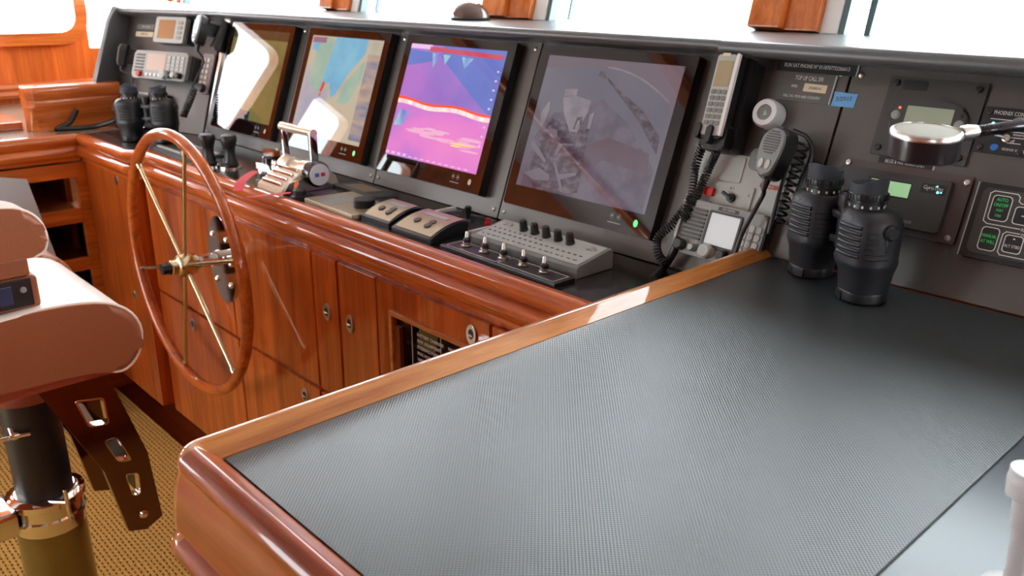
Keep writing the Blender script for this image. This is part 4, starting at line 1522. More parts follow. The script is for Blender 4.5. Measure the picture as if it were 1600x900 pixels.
for r_ in range(4):
    for c_ in range(3):
        mb = MB(); mb.prism(rrect(0.047 + c_ * 0.0135, 0.014 - r_ * 0.0145, 0.0585 + c_ * 0.0135, 0.026 - r_ * 0.0145, 0.003), 0.031, 0.0345, 0.001)
        t.part('key', mb, 'lgrey', fb)
for x, r_, m_ in ((-0.070, 0.011, 'dark'), (-0.040, 0.0075, 'silver'), (-0.010, 0.014, 'lgrey'), (0.025, 0.010, 'black')):
    mb = MB(); mb.lathe([(r_, 0.031), (r_ * 0.95, 0.046), (r_ * 0.75, 0.049), (0, 0.049)], 22, M4=T(x, -0.040, 0))
    t.part('knob', mb, m_, fb)


# ---- fist microphone
def fist_mic(name, mw, label, face='grey', s=1.0, group=None):
    t = Thing(name, label, 'microphone', mw @ Matrix.Scale(s, 4), group)
    out = [(-0.014, -0.045), (0.014, -0.045), (0.022, -0.030), (0.028, 0.0), (0.029, 0.025), (0.020, 0.043), (0.0, 0.048), (-0.020, 0.043), (-0.029, 0.025), (-0.028, 0.0), (-0.022, -0.030)]
    out = smooth_poly(out, 2)
    mb = MB(); mb.prism(out, 0.0, 0.026, 0.007, seg=3)
    t.part('shell', mb, 'black')
    mb = MB(); mb.prism([(x * 0.88, y * 0.9) for x, y in out], 0.0258, 0.032, 0.004, seg=3)
    fr = t.part('front', mb, face)
    mb = MB()
    for k in range(9):
        w = math.sqrt(max(0.0, 1 - ((k - 4) / 4.8) ** 2)) * 0.018
        mb.box((-w, 0.0175 + (k - 4) * 0.0046 - 0.0012, 0.0315), (w, 0.0175 + (k - 4) * 0.0046 + 0.0012, 0.0332), 0.0006)
    t.part('grille', mb, 'dark', fr)
    for x in (-0.008, 0.008):
        mb = MB(); mb.prism(ellipse(x, -0.021, 0.0055, 0.009, 18), 0.032, 0.0345, 0.001)
        t.part('button', mb, 'lgrey', fr)
    mb = MB(); mb.prism(rrect(-0.033, -0.015, -0.027, 0.02, 0.002), 0.006, 0.02, 0.002)
    t.part('talk_key', mb, 'black')
    mb = MB(); mb.tube([(0, -0.044, 0.014), (0, -0.056, 0.014), (0, -0.064, 0.013)], [0.0075, 0.0062, 0.0045], 12)
    t.part('strain_relief', mb, 'black')
    return t


c = px_panel(1214, 244, 0.075)
mic = fist_mic('fist_microphone', PF(c[0], c[1] + 0.002, 0.0615) @ RZ(R(-4)) @ RY(R(-14)), 'black hand microphone with a grey ribbed front hanging beside the white buzzer')
cp = bez([mic.mw @ Vector((0, -0.062, 0.013)), ppx(1192, 305, .058), ppx(1174, 338, .056), ppx(1160, 364, .054), ppx(1149, 396, .052)], 8)
mb = MB(); mb.tube(cp, 0.0042, 10)
single('microphone_cable', mb, 'black', 'black cable running down from the hanging microphone across the white radio screen', 'cable', loc=tuple(cp[-1]))
cp = bez([ppx(1256, 226, .03), ppx(1244, 262, .034), ppx(1232, 300, .03), ppx(1222, 330, .03), ppx(1216, 352, .03)], 6)
mb = MB(); mb.tube(helix(cp, 0.0088, 11, 0, 14), 0.0026, 8)
single('coiled_cord', mb, 'black', 'black coiled cord hanging between the microphone and the binoculars', 'cord', loc=tuple(cp[-1]))
cp = bez([ppx(1240, 212, .03), ppx(1232, 252, .04), ppx(1218, 300, .05), ppx(1206, 345, .05), ppx(1201, 365, .045)], 8)
mb = MB(); mb.tube(cp, 0.0036, 10)
single('loop_cable', mb, 'black', 'thin black cable hanging straight down just right of the microphone', 'cable', loc=tuple(cp[-1]))
cp = bez([ppx(1240, 204, .02), ppx(1262, 216, .028), ppx(1268, 244, .03), ppx(1250, 286, .026), ppx(1240, 330, .024), ppx(1230, 352, .022)], 8)
mb = MB(); mb.tube(cp, 0.004, 10)
single('loop_cable', mb, 'black', 'black cable arching from behind the microphone down towards the binoculars', 'cable', loc=tuple(cp[-1]))
t = Thing('cable_connector', 'small white plastic connector on the cords left of the binoculars', 'connector', PF(*px_panel(1236, 304, .03), 0.03) @ RZ(R(-8)))
mb = MB(); mb.tube([(0, -0.012, 0), (0, 0.014, 0)], 0.0032, 10); mb.tube([(0.0, -0.004, 0), (0.014, -0.006, 0.004)], 0.0036, 10)
t.part('connector_body', mb, 'white')

# ---- square control plate
t = Thing('generator_panel', 'square dark plate with an oval bezel and grey display behind the lamp', 'control panel', PF(-0.578, 0.345, 0.0003))
mb = MB(); mb.prism(rrect(-0.078, -0.067, 0.076, 0.065, 0.002), 0, 0.005, 0.0008)
t.part('plate', mb, 'dark')
mb = MB(); mb.prism(smooth_poly([(-0.062, 0.006), (-0.058, -0.028), (-0.03, -0.036), (0.03, -0.036), (0.060, -0.026), (0.064, 0.006), (0.050, 0.022), (0.02, 0.030), (-0.02, 0.032), (-0.048, 0.024)], 2), 0.005, 0.012, 0.004)
ov = t.part('oval_bezel', mb, 'dark')
mb = MB(); mb.prism(rrect(-0.034, -0.016, 0.040, 0.017, 0.002), 0.012, 0.0128)
t.part('display', mb, 'lcd_grey', ov)
for x, y in ((-0.050, 0.0), (0.052, -0.006)):
    mb = MB(); mb.lathe([(0.0075, 0.012), (0.0075, 0.013), (0.005, 0.0132), (0.005, 0.015), (0, 0.0155)], 18, M4=T(x, y, 0))
    t.part('button', mb, 'silver', ov)
mb = MB(); mb.lathe([(0.0022, 0.012), (0.0022, 0.0135), (0, 0.0135)], 10, M4=T(-0.046, 0.012, 0))
t.part('indicator', mb, 'ledo', ov)
mb = MB(); mb.lathe([(0.003, 0.012), (0.003, 0.0135), (0, 0.0135)], 10, M4=T(0.052, 0.008, 0))
t.part('indicator', mb, 'black', ov)
for x in (-0.066, 0.064):
    for y in (-0.055, 0.054):
        mb = MB(); mb.lathe([(0.006, 0.005), (0.005, 0.009), (0.003, 0.0095), (0, 0.0085)], 14, M4=T(x, y, 0))
        t.part('screw', mb, 'black')
mb = MB(); mb.prism(rrect(-0.055, 0.044, -0.015, 0.060, 0.003), 0.005, 0.0062)
t.part('maker_badge', mb, 'black')
# ---- label strip under it
t = Thing('alarm_label', 'black engraved label strip with white capitals partly hidden by the lamp', 'label', PF(-0.592, 0.2695, 0.0003))
mb = MB(); mb.prism(rrect(-0.046, -0.0075, 0.0455, 0.0075, 0.0008), 0, 0.0028); mb.box((0.0435, -0.0075, 0), (0.0458, 0.0075, 0.0032), mi=1)
t.part('plate', mb, ['black', 'lgrey'])
t.text('lettering', 'BILGE & FIRE ALARM UNIT', 0.0085, T(-0.002, 0.0, 0.003), align='CENTER', xs=0.66)

# ---- inverter control plate
t = Thing('inverter_control', 'small black inverter control plate with white text and toggle switch right of the lamp', 'control panel', PF(-0.444, 0.340, 0.0003))
mb = MB(); mb.prism(rrect(-0.055, -0.036, 0.055, 0.035, 0.002), 0, 0.004, 0.0008)
t.part('plate', mb, 'black')
t.text('lettering', 'PHOENIX CONTROL', 0.0088, T(-0.040, 0.0265, 0.0042), xs=0.72)
mb = MB(); mb.prism([(0.034, 0.023), (0.040, 0.0265), (0.034, 0.030)], 0.004, 0.0044)
t.part('arrow_mark', mb, 'text')
mb = MB()
for k, (a, b) in enumerate(((-0.042, 0.03), (-0.042, 0.005), (-0.010, 0.014), (-0.008, 0.014), (-0.010, 0.010))):
    y = 0.016 - k * 0.0085
    mb.box((a, y, 0.004), (b, y + 0.0012, 0.0043))
t.part('printed_lines', mb, 'text')
for s, x, y in (('on', -0.004, 0.0045), ('inverter', -0.004, -0.004), ('off', -0.006, -0.0145)):
    t.text('lettering', s, 0.006, T(x, y, 0.0042))
mb = MB(); mb.lathe([(0.0024, 0.004), (0.0024, 0.0055), (0, 0.006)], 10, M4=T(-0.036, 0.0095, 0))
t.part('indicator', mb, 'led')
mb = MB(); mb.lathe([(0.006, 0.004), (0.006, 0.006), (0.0035, 0.0065), (0.0035, 0.010)], 14, M4=T(-0.012, -0.011, 0)); mb.tube([(-0.012, -0.011, 0.009), (-0.026, -0.010, 0.016)], [0.002, 0.0032], 10)
t.part('toggle_switch', mb, 'steel')
mb = MB(); mb.prism(smooth_poly([(-0.030, -0.030), (-0.024, -0.032), (-0.019, -0.027), (-0.020, -0.022), (-0.027, -0.021), (-0.031, -0.025)], 1), 0.004, 0.0044)
t.part('logo', mb, 'blue')
t.text('lettering', 'victron energy', 0.0075, T(-0.014, -0.027, 0.0042), xs=0.8)
for x, y in ((-0.045, 0.027), (-0.045, -0.028), (0.012, -0.0295), (0.047, 0.027)):
    mb = MB(); mb.lathe([(0.0046, 0.004), (0.004, 0.0065), (0.002, 0.007), (0, 0.006)], 12, M4=T(x, y, 0))
    t.part('screw', mb, 'black')

# ---- gyro stabiliser display behind smoked cover
t = Thing('stabiliser_display', 'recessed display with a green screen under a screwed smoked cover behind the binoculars', 'display', PF(-0.588, 0.210, 0.0003))
mb = MB(); mb.prism(rrect(-0.107, -0.054, 0.105, 0.055, 0.003), 0, 0.005, 0.001)
t.part('cover_plate', mb, 'clear')
mb = MB(); mb.prism(rrect(-0.104, -0.043, 0.080, 0.041, 0.003), 0.005, 0.016, 0.003)
b_ = t.part('body', mb, 'dark')
mb = MB(); mb.prism(rrect(-0.052, 0.0, 0.022, 0.028, 0.001), 0.016, 0.0164); t.part('display_window', mb, 'black', b_)
mb = MB(); mb.prism(rrect(-0.046, 0.003, 0.020, 0.026, 0.001), 0.0165, 0.0169)
t.part('display', mb, 'lcd_green', b_)
mb = MB(); mb.prism(rrect(0.036, 0.016, 0.074, 0.032, 0.001), 0.016, 0.0164)
lg = t.part('logo_plate', mb, 'black', b_)
t.text('lettering', 'GyroTrac', 0.0092, T(0.055, 0.0255, 0.0166), parent=lg, align='CENTER', xs=0.85)
mb = MB()
for x, y, r_ in ((0.060, 0.029, 0.0016), (0.063, 0.020, 0.0022), (0.068, 0.0205, 0.0014)):
    mb.lathe([(r_, 0.0164), (r_, 0.0168), (0, 0.0168)], 8, M4=T(x, y, 0))
t.part('logo_dots', mb, 'led', lg)
t.text('lettering', 'MODE', 0.006, T(0.02, -0.034, 0.0163), 'lcd_grey', b_)
mb = MB(); mb.lathe([(0.004, 0.016), (0.004, 0.019), (0, 0.02)], 12, M4=T(-0.012, -0.012, 0))
t.part('button', mb, 'black', b_)
for x, y in ((-0.097, 0.048), (0.098, 0.044), (0.094, -0.046)):
    mb = MB(); mb.lathe([(0.0055, 0.005), (0.0045, 0.0085), (0.002, 0.009), (0, 0.008)], 14, M4=T(x, y, 0))
    t.part('screw', mb, 'steel')

# ---- stabiliser keypad
t = Thing('manoeuvre_keypad', 'black keypad with white outlined keys and green lettering at the right edge', 'keypad', PF(-0.345, 0.200, 0.0003))
mb = MB(); mb.prism(rrect(-0.124, -0.058, 0.124, 0.057, 0.004), 0, 0.020, 0.0015)
t.part('housing', mb, 'black')
mb = MB(); mb.prism(rrect(-0.114, -0.050, 0.114, 0.050, 0.010), 0.020, 0.0215, 0.0005)
pd_ = t.part('key_pad', mb, 'dark')
mb = MB(); mb.box((-0.1242, -0.057, 0.0185), (-0.1225, 0.056, 0.0205))
t.part('edge_line', mb, 'lgrey')


def outline(x0, y0, x1, y1, r, m='text', w=0.0014, fill='black'):
    mb = MB(); ring(mb, rrect(x0, y0, x1, y1, r), rrect(x0 + w, y0 + w, x1 - w, y1 - w, r - w * 0.7), 0.0216, 0.0221)
    mb.prism(rrect(x0 + w, y0 + w, x1 - w, y1 - w, r - w * 0.7), 0.0214, 0.0219, mi=1)
    return t.part('key', mb, [m, fill], pd_)


outline(-0.098, 0.002, -0.070, 0.041, 0.006)
for k, s in enumerate(('AUTO', 'ON/OFF', 'PORT', 'STBD')):
    t.text('lettering', s, 0.0075 if k < 2 else 0.005, T(-0.084, 0.034 - 0.008 * k, 0.0224), 'texg', pd_, align='CENTER', xs=0.75)
outline(-0.100, -0.044, -0.074, -0.008, 0.006)
for k, s in enumerate(('MANUAL', 'AT WILL')):
    t.text('lettering', s, 0.0072, T(-0.087, -0.022 - 0.0085 * k, 0.0224), 'texg', pd_, align='CENTER', xs=0.72)
for k in range(5):
    x = -0.064 + 0.031 * k
    outline(x, 0.002, x + 0.026, 0.029, 0.005)
    mb = MB(); mb.box((x + 0.011, 0.0148, 0.0219), (x + 0.016, 0.0164, 0.0223)); t.part('dash_mark', mb, 'text', pd_)
    outline(x - 0.002, -0.041, x + 0.024, -0.014, 0.005)
    mb = MB()
    for j in range(1 if k == 0 else 2):
        cx_ = x + 0.011 + (j - 0.5 * (0 if k == 0 else 1)) * 0.005
        mb.prism([(cx_ - 0.002, -0.0205), (cx_ + 0.002, -0.0205), (cx_, -0.0175)], 0.0219, 0.0223)
    t.part('arrow_mark', mb, 'text', pd_)
    t.text('lettering', ('ALT STBD', 'ALT PORT', 'HOLD', 'MENU', 'SET')[k], 0.0062, T(x + 0.011, -0.031, 0.0224), 'text', pd_, align='CENTER', xs=0.8)
t.text('lettering', 'M-811A', 0.010, T(-0.036, 0.041, 0.0222), 'text', pd_, xs=0.75)
t.text('lettering', 'RESTRICTED', 0.0068, T(-0.048, -0.0045, 0.0222), 'text', pd_, xs=0.85)
t.text('lettering', 'MANEUVER', 0.0068, T(-0.046, -0.0118, 0.0222), 'text', pd_, xs=0.85)
mb = MB()
w = 0.0007
def stroke(pts):
    for a, b in zip(pts, pts[1:]):
        d = Vector((b[0] - a[0], b[1] - a[1])).normalized(); n = Vector((-d.y, d.x)) * w
        e = d * w
        mb.prism([(a[0] - e.x + n.x, a[1] - e.y + n.y), (a[0] - e.x - n.x, a[1] - e.y - n.y), (b[0] + e.x - n.x, b[1] + e.y - n.y), (b[0] + e.x + n.x, b[1] + e.y + n.y)][::-1], 0.0216, 0.0221)
stroke([(-0.05, -0.0038), (-0.096, -0.0038), (-0.102, 0.000), (-0.103, 0.042), (-0.098, 0.046), (-0.066, 0.046), (-0.062, 0.042), (-0.062, 0.036), (-0.058, 0.033), (0.1, 0.033)])
stroke([(-0.048, -0.0108), (-0.066, -0.0108), (-0.070, -0.015), (-0.070, -0.042), (-0.066, -0.046), (0.1, -0.046)])
t.part('group_lines', mb, 'text', pd_)

# ================================================================== GOOSENECK LAMP
hc = atd(1447, 210, 0.80)
t = Thing('gooseneck_lamp', 'round chart lamp head with a cream lens on a ribbed metal gooseneck', 'lamp', T(0.32, YB + 0.10, 1.30))
base = Vector((0.32, YB + 0.10, 1.30))
HM = frame(hc, Vector((1, 0, 0.0)).normalized(), Vector((0, 1, 0.0)), Vector((0, 0, 1))) @ RX(R(4)) @ RY(R(3))
mb = MB(); mb.lathe([(0.0285, -0.022), (0.0305, -0.020), (0.0312, 0.0), (0.0305, 0.0035), (0.029, 0.0045), (0.0285, 0.0035)], 40, M4=HM)
hd = t.part('lamp_head', mb, 'lamp_black', world=True)
mb = MB(); mb.lathe([(0.0314, -0.001), (0.0316, 0.001), (0.0306, 0.0038), (0.0288, 0.0048), (0.0286, 0.0030)], 40, M4=HM, cap=False)
t.part('rim_ring', mb, 'steel', hd, world=True)
mb = MB(); mb.lathe([(0.0287, 0.002), (0.0287, 0.0040), (0, 0.0046)], 40, M4=HM)
t.part('lens', mb, 'cream', hd, world=True)
a = atd(1500, 209, 0.80); d1 = atd(1524, 206, 0.805)
mb = MB(); mb.tube([a, a.lerp(d1, 0.5), d1], [0.0065, 0.0072, 0.0062], 14)
t.part('collar', mb, 'steel', hd, world=True)
neck = bez([d1, atd(1560, 201, 0.81), atd(1600, 196, 0.83), atd(1680, 196, 0.9), Vector((0.22, 1.10, 1.48)), Vector((0.31, 1.30, 1.42)), base + Vector((0, -0.02, 0.015))], 10)
mb = MB(); rs = []
N2 = []
L_ = sum((q - p).length for p, q in zip(neck, neck[1:]))
steps = int(L_ / 0.0016)
acc = [0.0]
for p, q in zip(neck, neck[1:]): acc.append(acc[-1] + (q - p).length)
for k in range(steps + 1):
    dd = L_ * k / steps
    i = min(max(j for j in range(len(acc)) if acc[j] <= dd + 1e-9), len(neck) - 2)
    N2.append(neck[i].lerp(neck[i + 1], (dd - acc[i]) / max(1e-9, acc[i + 1] - acc[i])))
    rs.append(0.0056 if k % 2 else 0.0047)
mb.tube(N2, rs, 10)
t.part('gooseneck', mb, 'dchrome', world=True)
BM = frame(Vector((0.32, YB, ZL)) + PUP * ((1.30 - ZL) / math.cos(TL)), Vector((1, 0, 0)), PUP, POUT)
mb = MB(); mb.lathe([(0.024, 0.0005), (0.024, 0.008), (0.012, 0.014), (0.008, 0.022), (0, 0.022)], 24, M4=BM)
t.part('mounting_base', mb, 'dchrome', world=True)


# ================================================================== BINOCULARS
def binoculars(name, mw, label, cups=(0.0, 0.0)):
    """standing on their objectives; local x joins the two barrels, +y is the far side"""
    t = Thing(name, label, 'binoculars', mw)
    for sgn in (-1, 1):
        bx_ = sgn * 0.062
        cm = T(bx_, 0, 0)
        # objective cap
        mb = MB(); mb.lathe([(0.030, 0.0), (0.034, 0.003), (0.0345, 0.014), (0.0335, 0.017)], 32, M4=cm)
        mb.box((-0.010, -0.0355, 0.002), (0.010, -0.032, 0.015), 0.001, M4=cm @ RZ(R(-20 * sgn)))
        t.part('objective_cap', mb, 'black')
        # armoured body: objective tube, then prism housing offset inward
        inn = -sgn
        mb = MB()
        secs_ = [(0.016, 0.0325, 0.0325, 0.0), (0.030, 0.034, 0.034, 0.0), (0.045, 0.036, 0.036, 0.0), (0.056, 0.041, 0.040, 0.002), (0.062, 0.0425, 0.041, 0.003), (0.066, 0.0415, 0.040, 0.003),
                 (0.095, 0.042, 0.040, 0.002), (0.115, 0.0415, 0.0395, 0.002), (0.126, 0.038, 0.037, 0.002), (0.134, 0.032, 0.032, 0.005), (0.1375, 0.022, 0.022, 0.010)]
        rings = []
        n = 40
        for z, a_, b_2, sh in secs_:
            r_ = []
            for k in range(n):
                th2 = 2 * PI * k / n
                ct, st2 = math.cos(th2), math.sin(th2)
                e = 0.82
                px_ = math.copysign(abs(ct) ** e, ct) * a_ + inn * sh
                py_ = math.copysign(abs(st2) ** e, st2) * b_2
                r_.append(mb.bm.verts.new((bx_ + px_, py_, z)))
            rings.append(r_)
        for A_, B_ in zip(rings, rings[1:]):
            for k in range(n):
                mb.bm.faces.new((A_[k], A_[(k + 1) % n], B_[(k + 1) % n], B_[k]))
        mb.bm.faces.new(rings[0][::-1]); mb.bm.faces.new(rings[-1])
        body = t.part('barrel', mb, 'black_rubber')
        # ribbed grips on the outward and front faces
        mb = MB()
        for k in range(6):
            z = 0.073 + 0.0082 * k
            for a0 in (-90, ):
                ps = []
                for q_ in range(11):
                    th2 = R(-148 + 52 * q_ / 10) if sgn > 0 else R(-84 + 52 * q_ / 10 - 0)
                    th2 = R(-106 + 50 * q_ / 10)
                    ct, st2 = math.cos(th2), math.sin(th2)
                    ps.append(Vector((bx_ + inn * 0.003 + math.copysign(abs(ct) ** 0.82, ct) * 0.0405, math.copysign(abs(st2) ** 0.82, st2) * 0.039, z)))
                mb.tube(ps, 0.0034, 8)
        t.part('ribbed_grip', mb, 'black_rubber', body)
        mb = MB()
        for k in range(6):
            z = 0.071 + 0.0075 * k
            ps = []
            for q_ in range(9):
                th2 = R(-44 + 46 * q_ / 8)
                ct, st2 = math.cos(th2), math.sin(th2)
                ps.append(Vector((bx_ + inn * 0.003 + math.copysign(abs(ct) ** 0.82, ct) * 0.0412, math.copysign(abs(st2) ** 0.82, st2) * 0.0397, z)))
            mb.tube(ps, 0.0016, 6)
        t.part('groove_lines', mb, 'black', body)
        # strap lug slot
        mb = MB(); mb.box((-0.007, -0.0375, 0.1205), (0.007, -0.029, 0.1255), 0.001, M4=cm @ RZ(R(14)))
        t.part('strap_slot', mb, 'black', body)
        # eyepiece
        EK = 1.22
        em = T(bx_ + inn * 0.012, -0.004, 0) @ Matrix.Diagonal((EK, EK, 1, 1))
        mb = MB(); mb.lathe([(0.0205, 0.134), (0.0205, 0.144), (0.0185, 0.144), (0.0185, 0.148)], 30, M4=em)
        for k in range(14):
            a2 = 2 * PI * k / 14
            mb.prism(ellipse(0, 0, 0.0014, 0.0022, 8), 0.0, 0.0004, M4=em @ RZ(a2) @ T(0.0206, 0, 0.1395) @ RZ(R(90)) @ RX(R(90)) @ Matrix.Scale(1, 4), mi=1)
        t.part('diopter_ring', mb, ['black', 'text'])
        mb = MB(); mb.lathe([(0.0218, 0.148), (0.0225, 0.150), (0.0225, 0.156), (0.0218, 0.158)], 30, M4=em)
        for k in range(30):
            a2 = 2 * PI * k / 30
            mb.box((0.0215, -0.0008, 0.149), (0.0232, 0.0008, 0.157), M4=em @ RZ(a2))
        t.part('focus_ring', mb, 'black')
        # winged eyecup
        mb = MB()
        n = 36
        prof = [(0.0205, 0.158, 0), (0.0208, 0.166, 0), (0.0212, 0.171, 1), (0.0195, 0.171, 1), (0.0165, 0.166, 0.3), (0.0150, 0.160, 0)]
        rg = []
        for r_, z, wg in prof:
            row = []
            for k in range(n):
                a2 = 2 * PI * k / n
                wing = max(0.0, math.cos(a2 - R(cups[0 if sgn < 0 else 1]))) ** 1.6
                row.append(mb.bm.verts.new((bx_ + inn * 0.012 + EK * (r_ + 0.0005 * wing * wg) * math.cos(a2), -0.004 + EK * (r_ + 0.0005 * wing * wg) * math.sin(a2), z + 0.011 * wing * wg)))
            rg.append(row)
        for A_, B_ in zip(rg, rg[1:]):
            for k in range(n):
                mb.bm.faces.new((A_[k], A_[(k + 1) % n], B_[(k + 1) % n], B_[k]))
        mb.bm.faces.new(rg[0][::-1]); mb.bm.faces.new(rg[-1])
        t.part('eyecup', mb, 'rubber_blue')
        # lens seen inside the eyecup
        mb = MB(); mb.lathe([(0.0147, 0.1605), (0.010, 0.1618), (0, 0.1622)], 24, M4=em)
        t.part('eyepiece_lens', mb, 'black_gloss')
    # hinge and bridge
    mb = MB(); mb.lathe([(0.010, 0.060), (0.012, 0.064), (0.012, 0.122), (0.015, 0.126), (0.015, 0.142), (0.010, 0.146), (0, 0.146)], 24, M4=T(0, 0.004, 0))
    mb.box((-0.03, -0.008, 0.066), (0.03, 0.018, 0.080), 0.004); mb.box((-0.034, -0.008, 0.104), (0.034, 0.018, 0.118), 0.004)
    t.part('hinge', mb, 'black')
    # strap lugs
    for sgn in (-1, 1):
        mb = MB(); mb.lathe([(0.0105, 0), (0.0115, 0.002), (0.0115, 0.007), (0.008, 0.010), (0, 0.010)], 20, M4=T(sgn * 0.098, 0.0, 0.110) @ RY(R(90 * sgn)))
        mb.tube([(sgn * 0.098, 0, 0.11), (sgn * 0.103, -0.004, 0.098), (sgn * 0.100, -0.002, 0.082)], 0.0025, 8)
        t.part('strap_lug', mb, 'black')
    return t


pa, pb = Vector((-0.554, 1.262, ZT + 0.0003)), Vector((-0.683, 1.325, ZT + 0.0003))
ax_ = (pa - pb); ang = math.atan2(ax_.y, ax_.x)
mid = (pa + pb) / 2
binoculars('binoculars', T(*mid) @ RZ(ang) @ Matrix.Scale(1.06, 4), 'black rubber binoculars standing upright on the chart table mat', (-75, 10))
binoculars('binoculars', T(-3.10, 1.155, ZL + 0.0003) @ RZ(R(38)) @ Matrix.Scale(1.08, 4), 'black binoculars standing on the ledge behind the steering wheel', (120, 60))

# ================================================================== DEVICES ON THE LEDGE
# ---- joysticks
for i, (x, y) in enumerate(((-2.541, 1.115), (-2.480, 1.154))):
    t = Thing('thruster_lever', ('black bell-shaped thruster lever on the ledge nearer the wheel rim', 'black bell-shaped thruster lever on the ledge, right of its twin')[i], 'lever', T(x, y, ZL + 0.0003))
    mb = MB(); mb.lathe([(0.034, 0), (0.034, 0.004), (0.024, 0.007)], 28)
    t.part('base_ring', mb, 'chrome')
    mb = MB(); mb.lathe([(0.022, 0.006), (0.0235, 0.012), (0.020, 0.016), (0.020, 0.022), (0.017, 0.027), (0.0155, 0.045), (0.017, 0.055)], 24)
    t.part('boot', mb, 'black_rubber')
    mb = MB(); mb.lathe([(0.0155, 0.054), (0.020, 0.068), (0.024, 0.080), (0.0245, 0.090), (0.021, 0.097), (0.010, 0.1), (0, 0.1)], 24)
    t.part('grip', mb, 'black')
# their mounting plates
mb = MB(); mb.prism(rrect(-2.70, 1.06 + 0.04, -2.40, 1.24, 0.01), ZL, ZL + 0.0002)
# ---- small chrome and brown horn control
t = Thing('horn_control', 'small chrome control with a brown cap on the ledge behind the red ribbons', 'control', T(-2.415, 1.262, ZL + 0.0003))
mb = MB(); mb.prism(rrect(-0.06, -0.035, 0.06, 0.035, 0.012), 0, 0.010, 0.003)
t.part('base', mb, 'chrome')
mb = MB(); mb.lathe([(0.030, 0.010), (0.030, 0.026), (0.024, 0.032), (0, 0.032)], 24, M4=T(-0.012, 0, 0))
t.part('drum', mb, 'dchrome')
mb = MB(); mb.prism(rrect(-0.055, -0.012, 0.022, 0.014, 0.008), 0.032, 0.046, 0.004)
t.part('brown_cap', mb, 'wood_x')
for dx in (0.036, 0.05):
    mb = MB(); mb.lathe([(0.008, 0.010), (0.009, 0.020), (0.006, 0.026), (0, 0.027)], 16, M4=T(dx, -0.018, 0))
    t.part('chrome_button', mb, 'chrome')
# ---- key switches with red tags
keys = [((-2.235, 1.135), [(-2.245, 1.118, .030), (-2.232, 1.09, .026), (-2.205, 1.05, .016), (-2.170, 1.022, .002)], 'black key switch with a chrome key, nearest the steering wheel', 'wide red tag ribbon lying across the ledge edge nearest the wheel', 0.014),
        ((-1.995, 1.108), [(-2.015, 1.094, .012), (-2.03, 1.075, .010), (-2.055, 1.045, .006), (-2.105, 1.012, -.004)], 'low black key switch right of the engine throttle base', 'narrow red tag ribbon lying across the ledge edge below the throttle', 0.008)]
for (x, y), pts, l1, l2, wd in keys:
    t = Thing('key_switch', l1, 'switch', T(x, y, ZL + 0.0003))
    mb = MB(); mb.lathe([(0.024, 0), (0.024, 0.006), (0.017, 0.008), (0.017, 0.020), (0.013, 0.023), (0, 0.023)], 24)
    t.part('barrel', mb, 'black')
    mb = MB(); mb.prism(ellipse(0, 0.0, 0.009, 0.012, 20), -0.001, 0.001, M4=T(-0.004, -0.006, 0.034) @ RX(R(60)) @ RZ(R(20)))
    t.part('key', mb, 'chrome')
    P = bez([(a, b, ZL + c) for a, b, c in pts], 8)
    mb = MB()
    rows = []
    for i, p in enumerate(P):
        d = (P[min(i + 1, len(P) - 1)] - P[max(i - 1, 0)]).normalized()
        s = d.cross(Vector((0, 0, 1))).normalized() * wd
        u_ = Vector((0, 0, 0.0008))
        rows.append([mb.bm.verts.new(p + s + u_), mb.bm.verts.new(p - s + u_), mb.bm.verts.new(p - s - u_), mb.bm.verts.new(p + s - u_)])
    for A_, B_ in zip(rows, rows[1:]):
        for k in range(4):
            mb.bm.faces.new((A_[k], A_[(k + 1) % 4], B_[(k + 1) % 4], B_[k]))
    mb.bm.faces.new(rows[0]); mb.bm.faces.new(rows[-1][::-1])
    single('tag_ribbon', mb, 'ribbon', l2, 'ribbon', loc=tuple(P[0]))

# ---- throttle
t = Thing('engine_throttle', 'chrome engine throttle with an upright loop handle on the ledge', 'throttle', T(-2.10, 1.165, ZL + 0.0003))
mb = MB()
mb.prism([(-0.082, 0.0), (0.10, 0.0), (0.09, 0.03), (0.05, 0.062), (0.0, 0.064), (-0.080, 0.014)], -0.078, 0.050, 0.006, M4=YZX)
t.part('base', mb, 'ivory')
mb = MB()
for k in range(4):
    mb.box((-0.066, -0.074 + 0.017 * k, 0.018 + 0.0100 * k), (0.036, -0.065 + 0.017 * k, 0.029 + 0.0100 * k), 0.003)
t.part('base_ribs', mb, 'chrome')
mb = MB(); mb.lathe([(0.026, -0.085), (0.030, -0.078), (0.030, -0.03), (0.024, -0.025), (0.024, 0.02), (0.030, 0.025), (0.032, 0.066)], 32, M4=T(0, 0.01, 0.050) @ RY(R(90)))
t.part('drum', mb, 'ivory')
mb = MB(); mb.lathe([(0.033, 0.060), (0.035, 0.066), (0.035, 0.088), (0.030, 0.094)], 32, M4=T(0, 0.01, 0.050) @ RY(R(90)))
t.part('end_collar', mb, 'dchrome')
mb = MB(); mb.lathe([(0.029, 0.094), (0.029, 0.0975), (0.026, 0.099), (0, 0.099)], 32, M4=T(0, 0.01, 0.050) @ RY(R(90)))
dk = t.part('badge_disc', mb, 'white')
mb = MB(); mb.box((0.0991, -0.006, 0.045), (0.0996, 0.007, 0.055), mi=0); mb.box((0.0991, 0.012, 0.045), (0.0996, 0.025, 0.055), mi=1)
t.part('badge_mark', mb, ['blue', 'red'], dk)
mb = MB()
mb.box((0.070, -0.004, 0.070), (0.082, 0.020, 0.158), 0.004)
t.part('handle_post', mb, 'chrome')
mb = MB(); mb.box((-0.078, -0.002, 0.070), (-0.067, 0.018, 0.155), 0.004)
t.part('handle_post', mb, 'chrome')
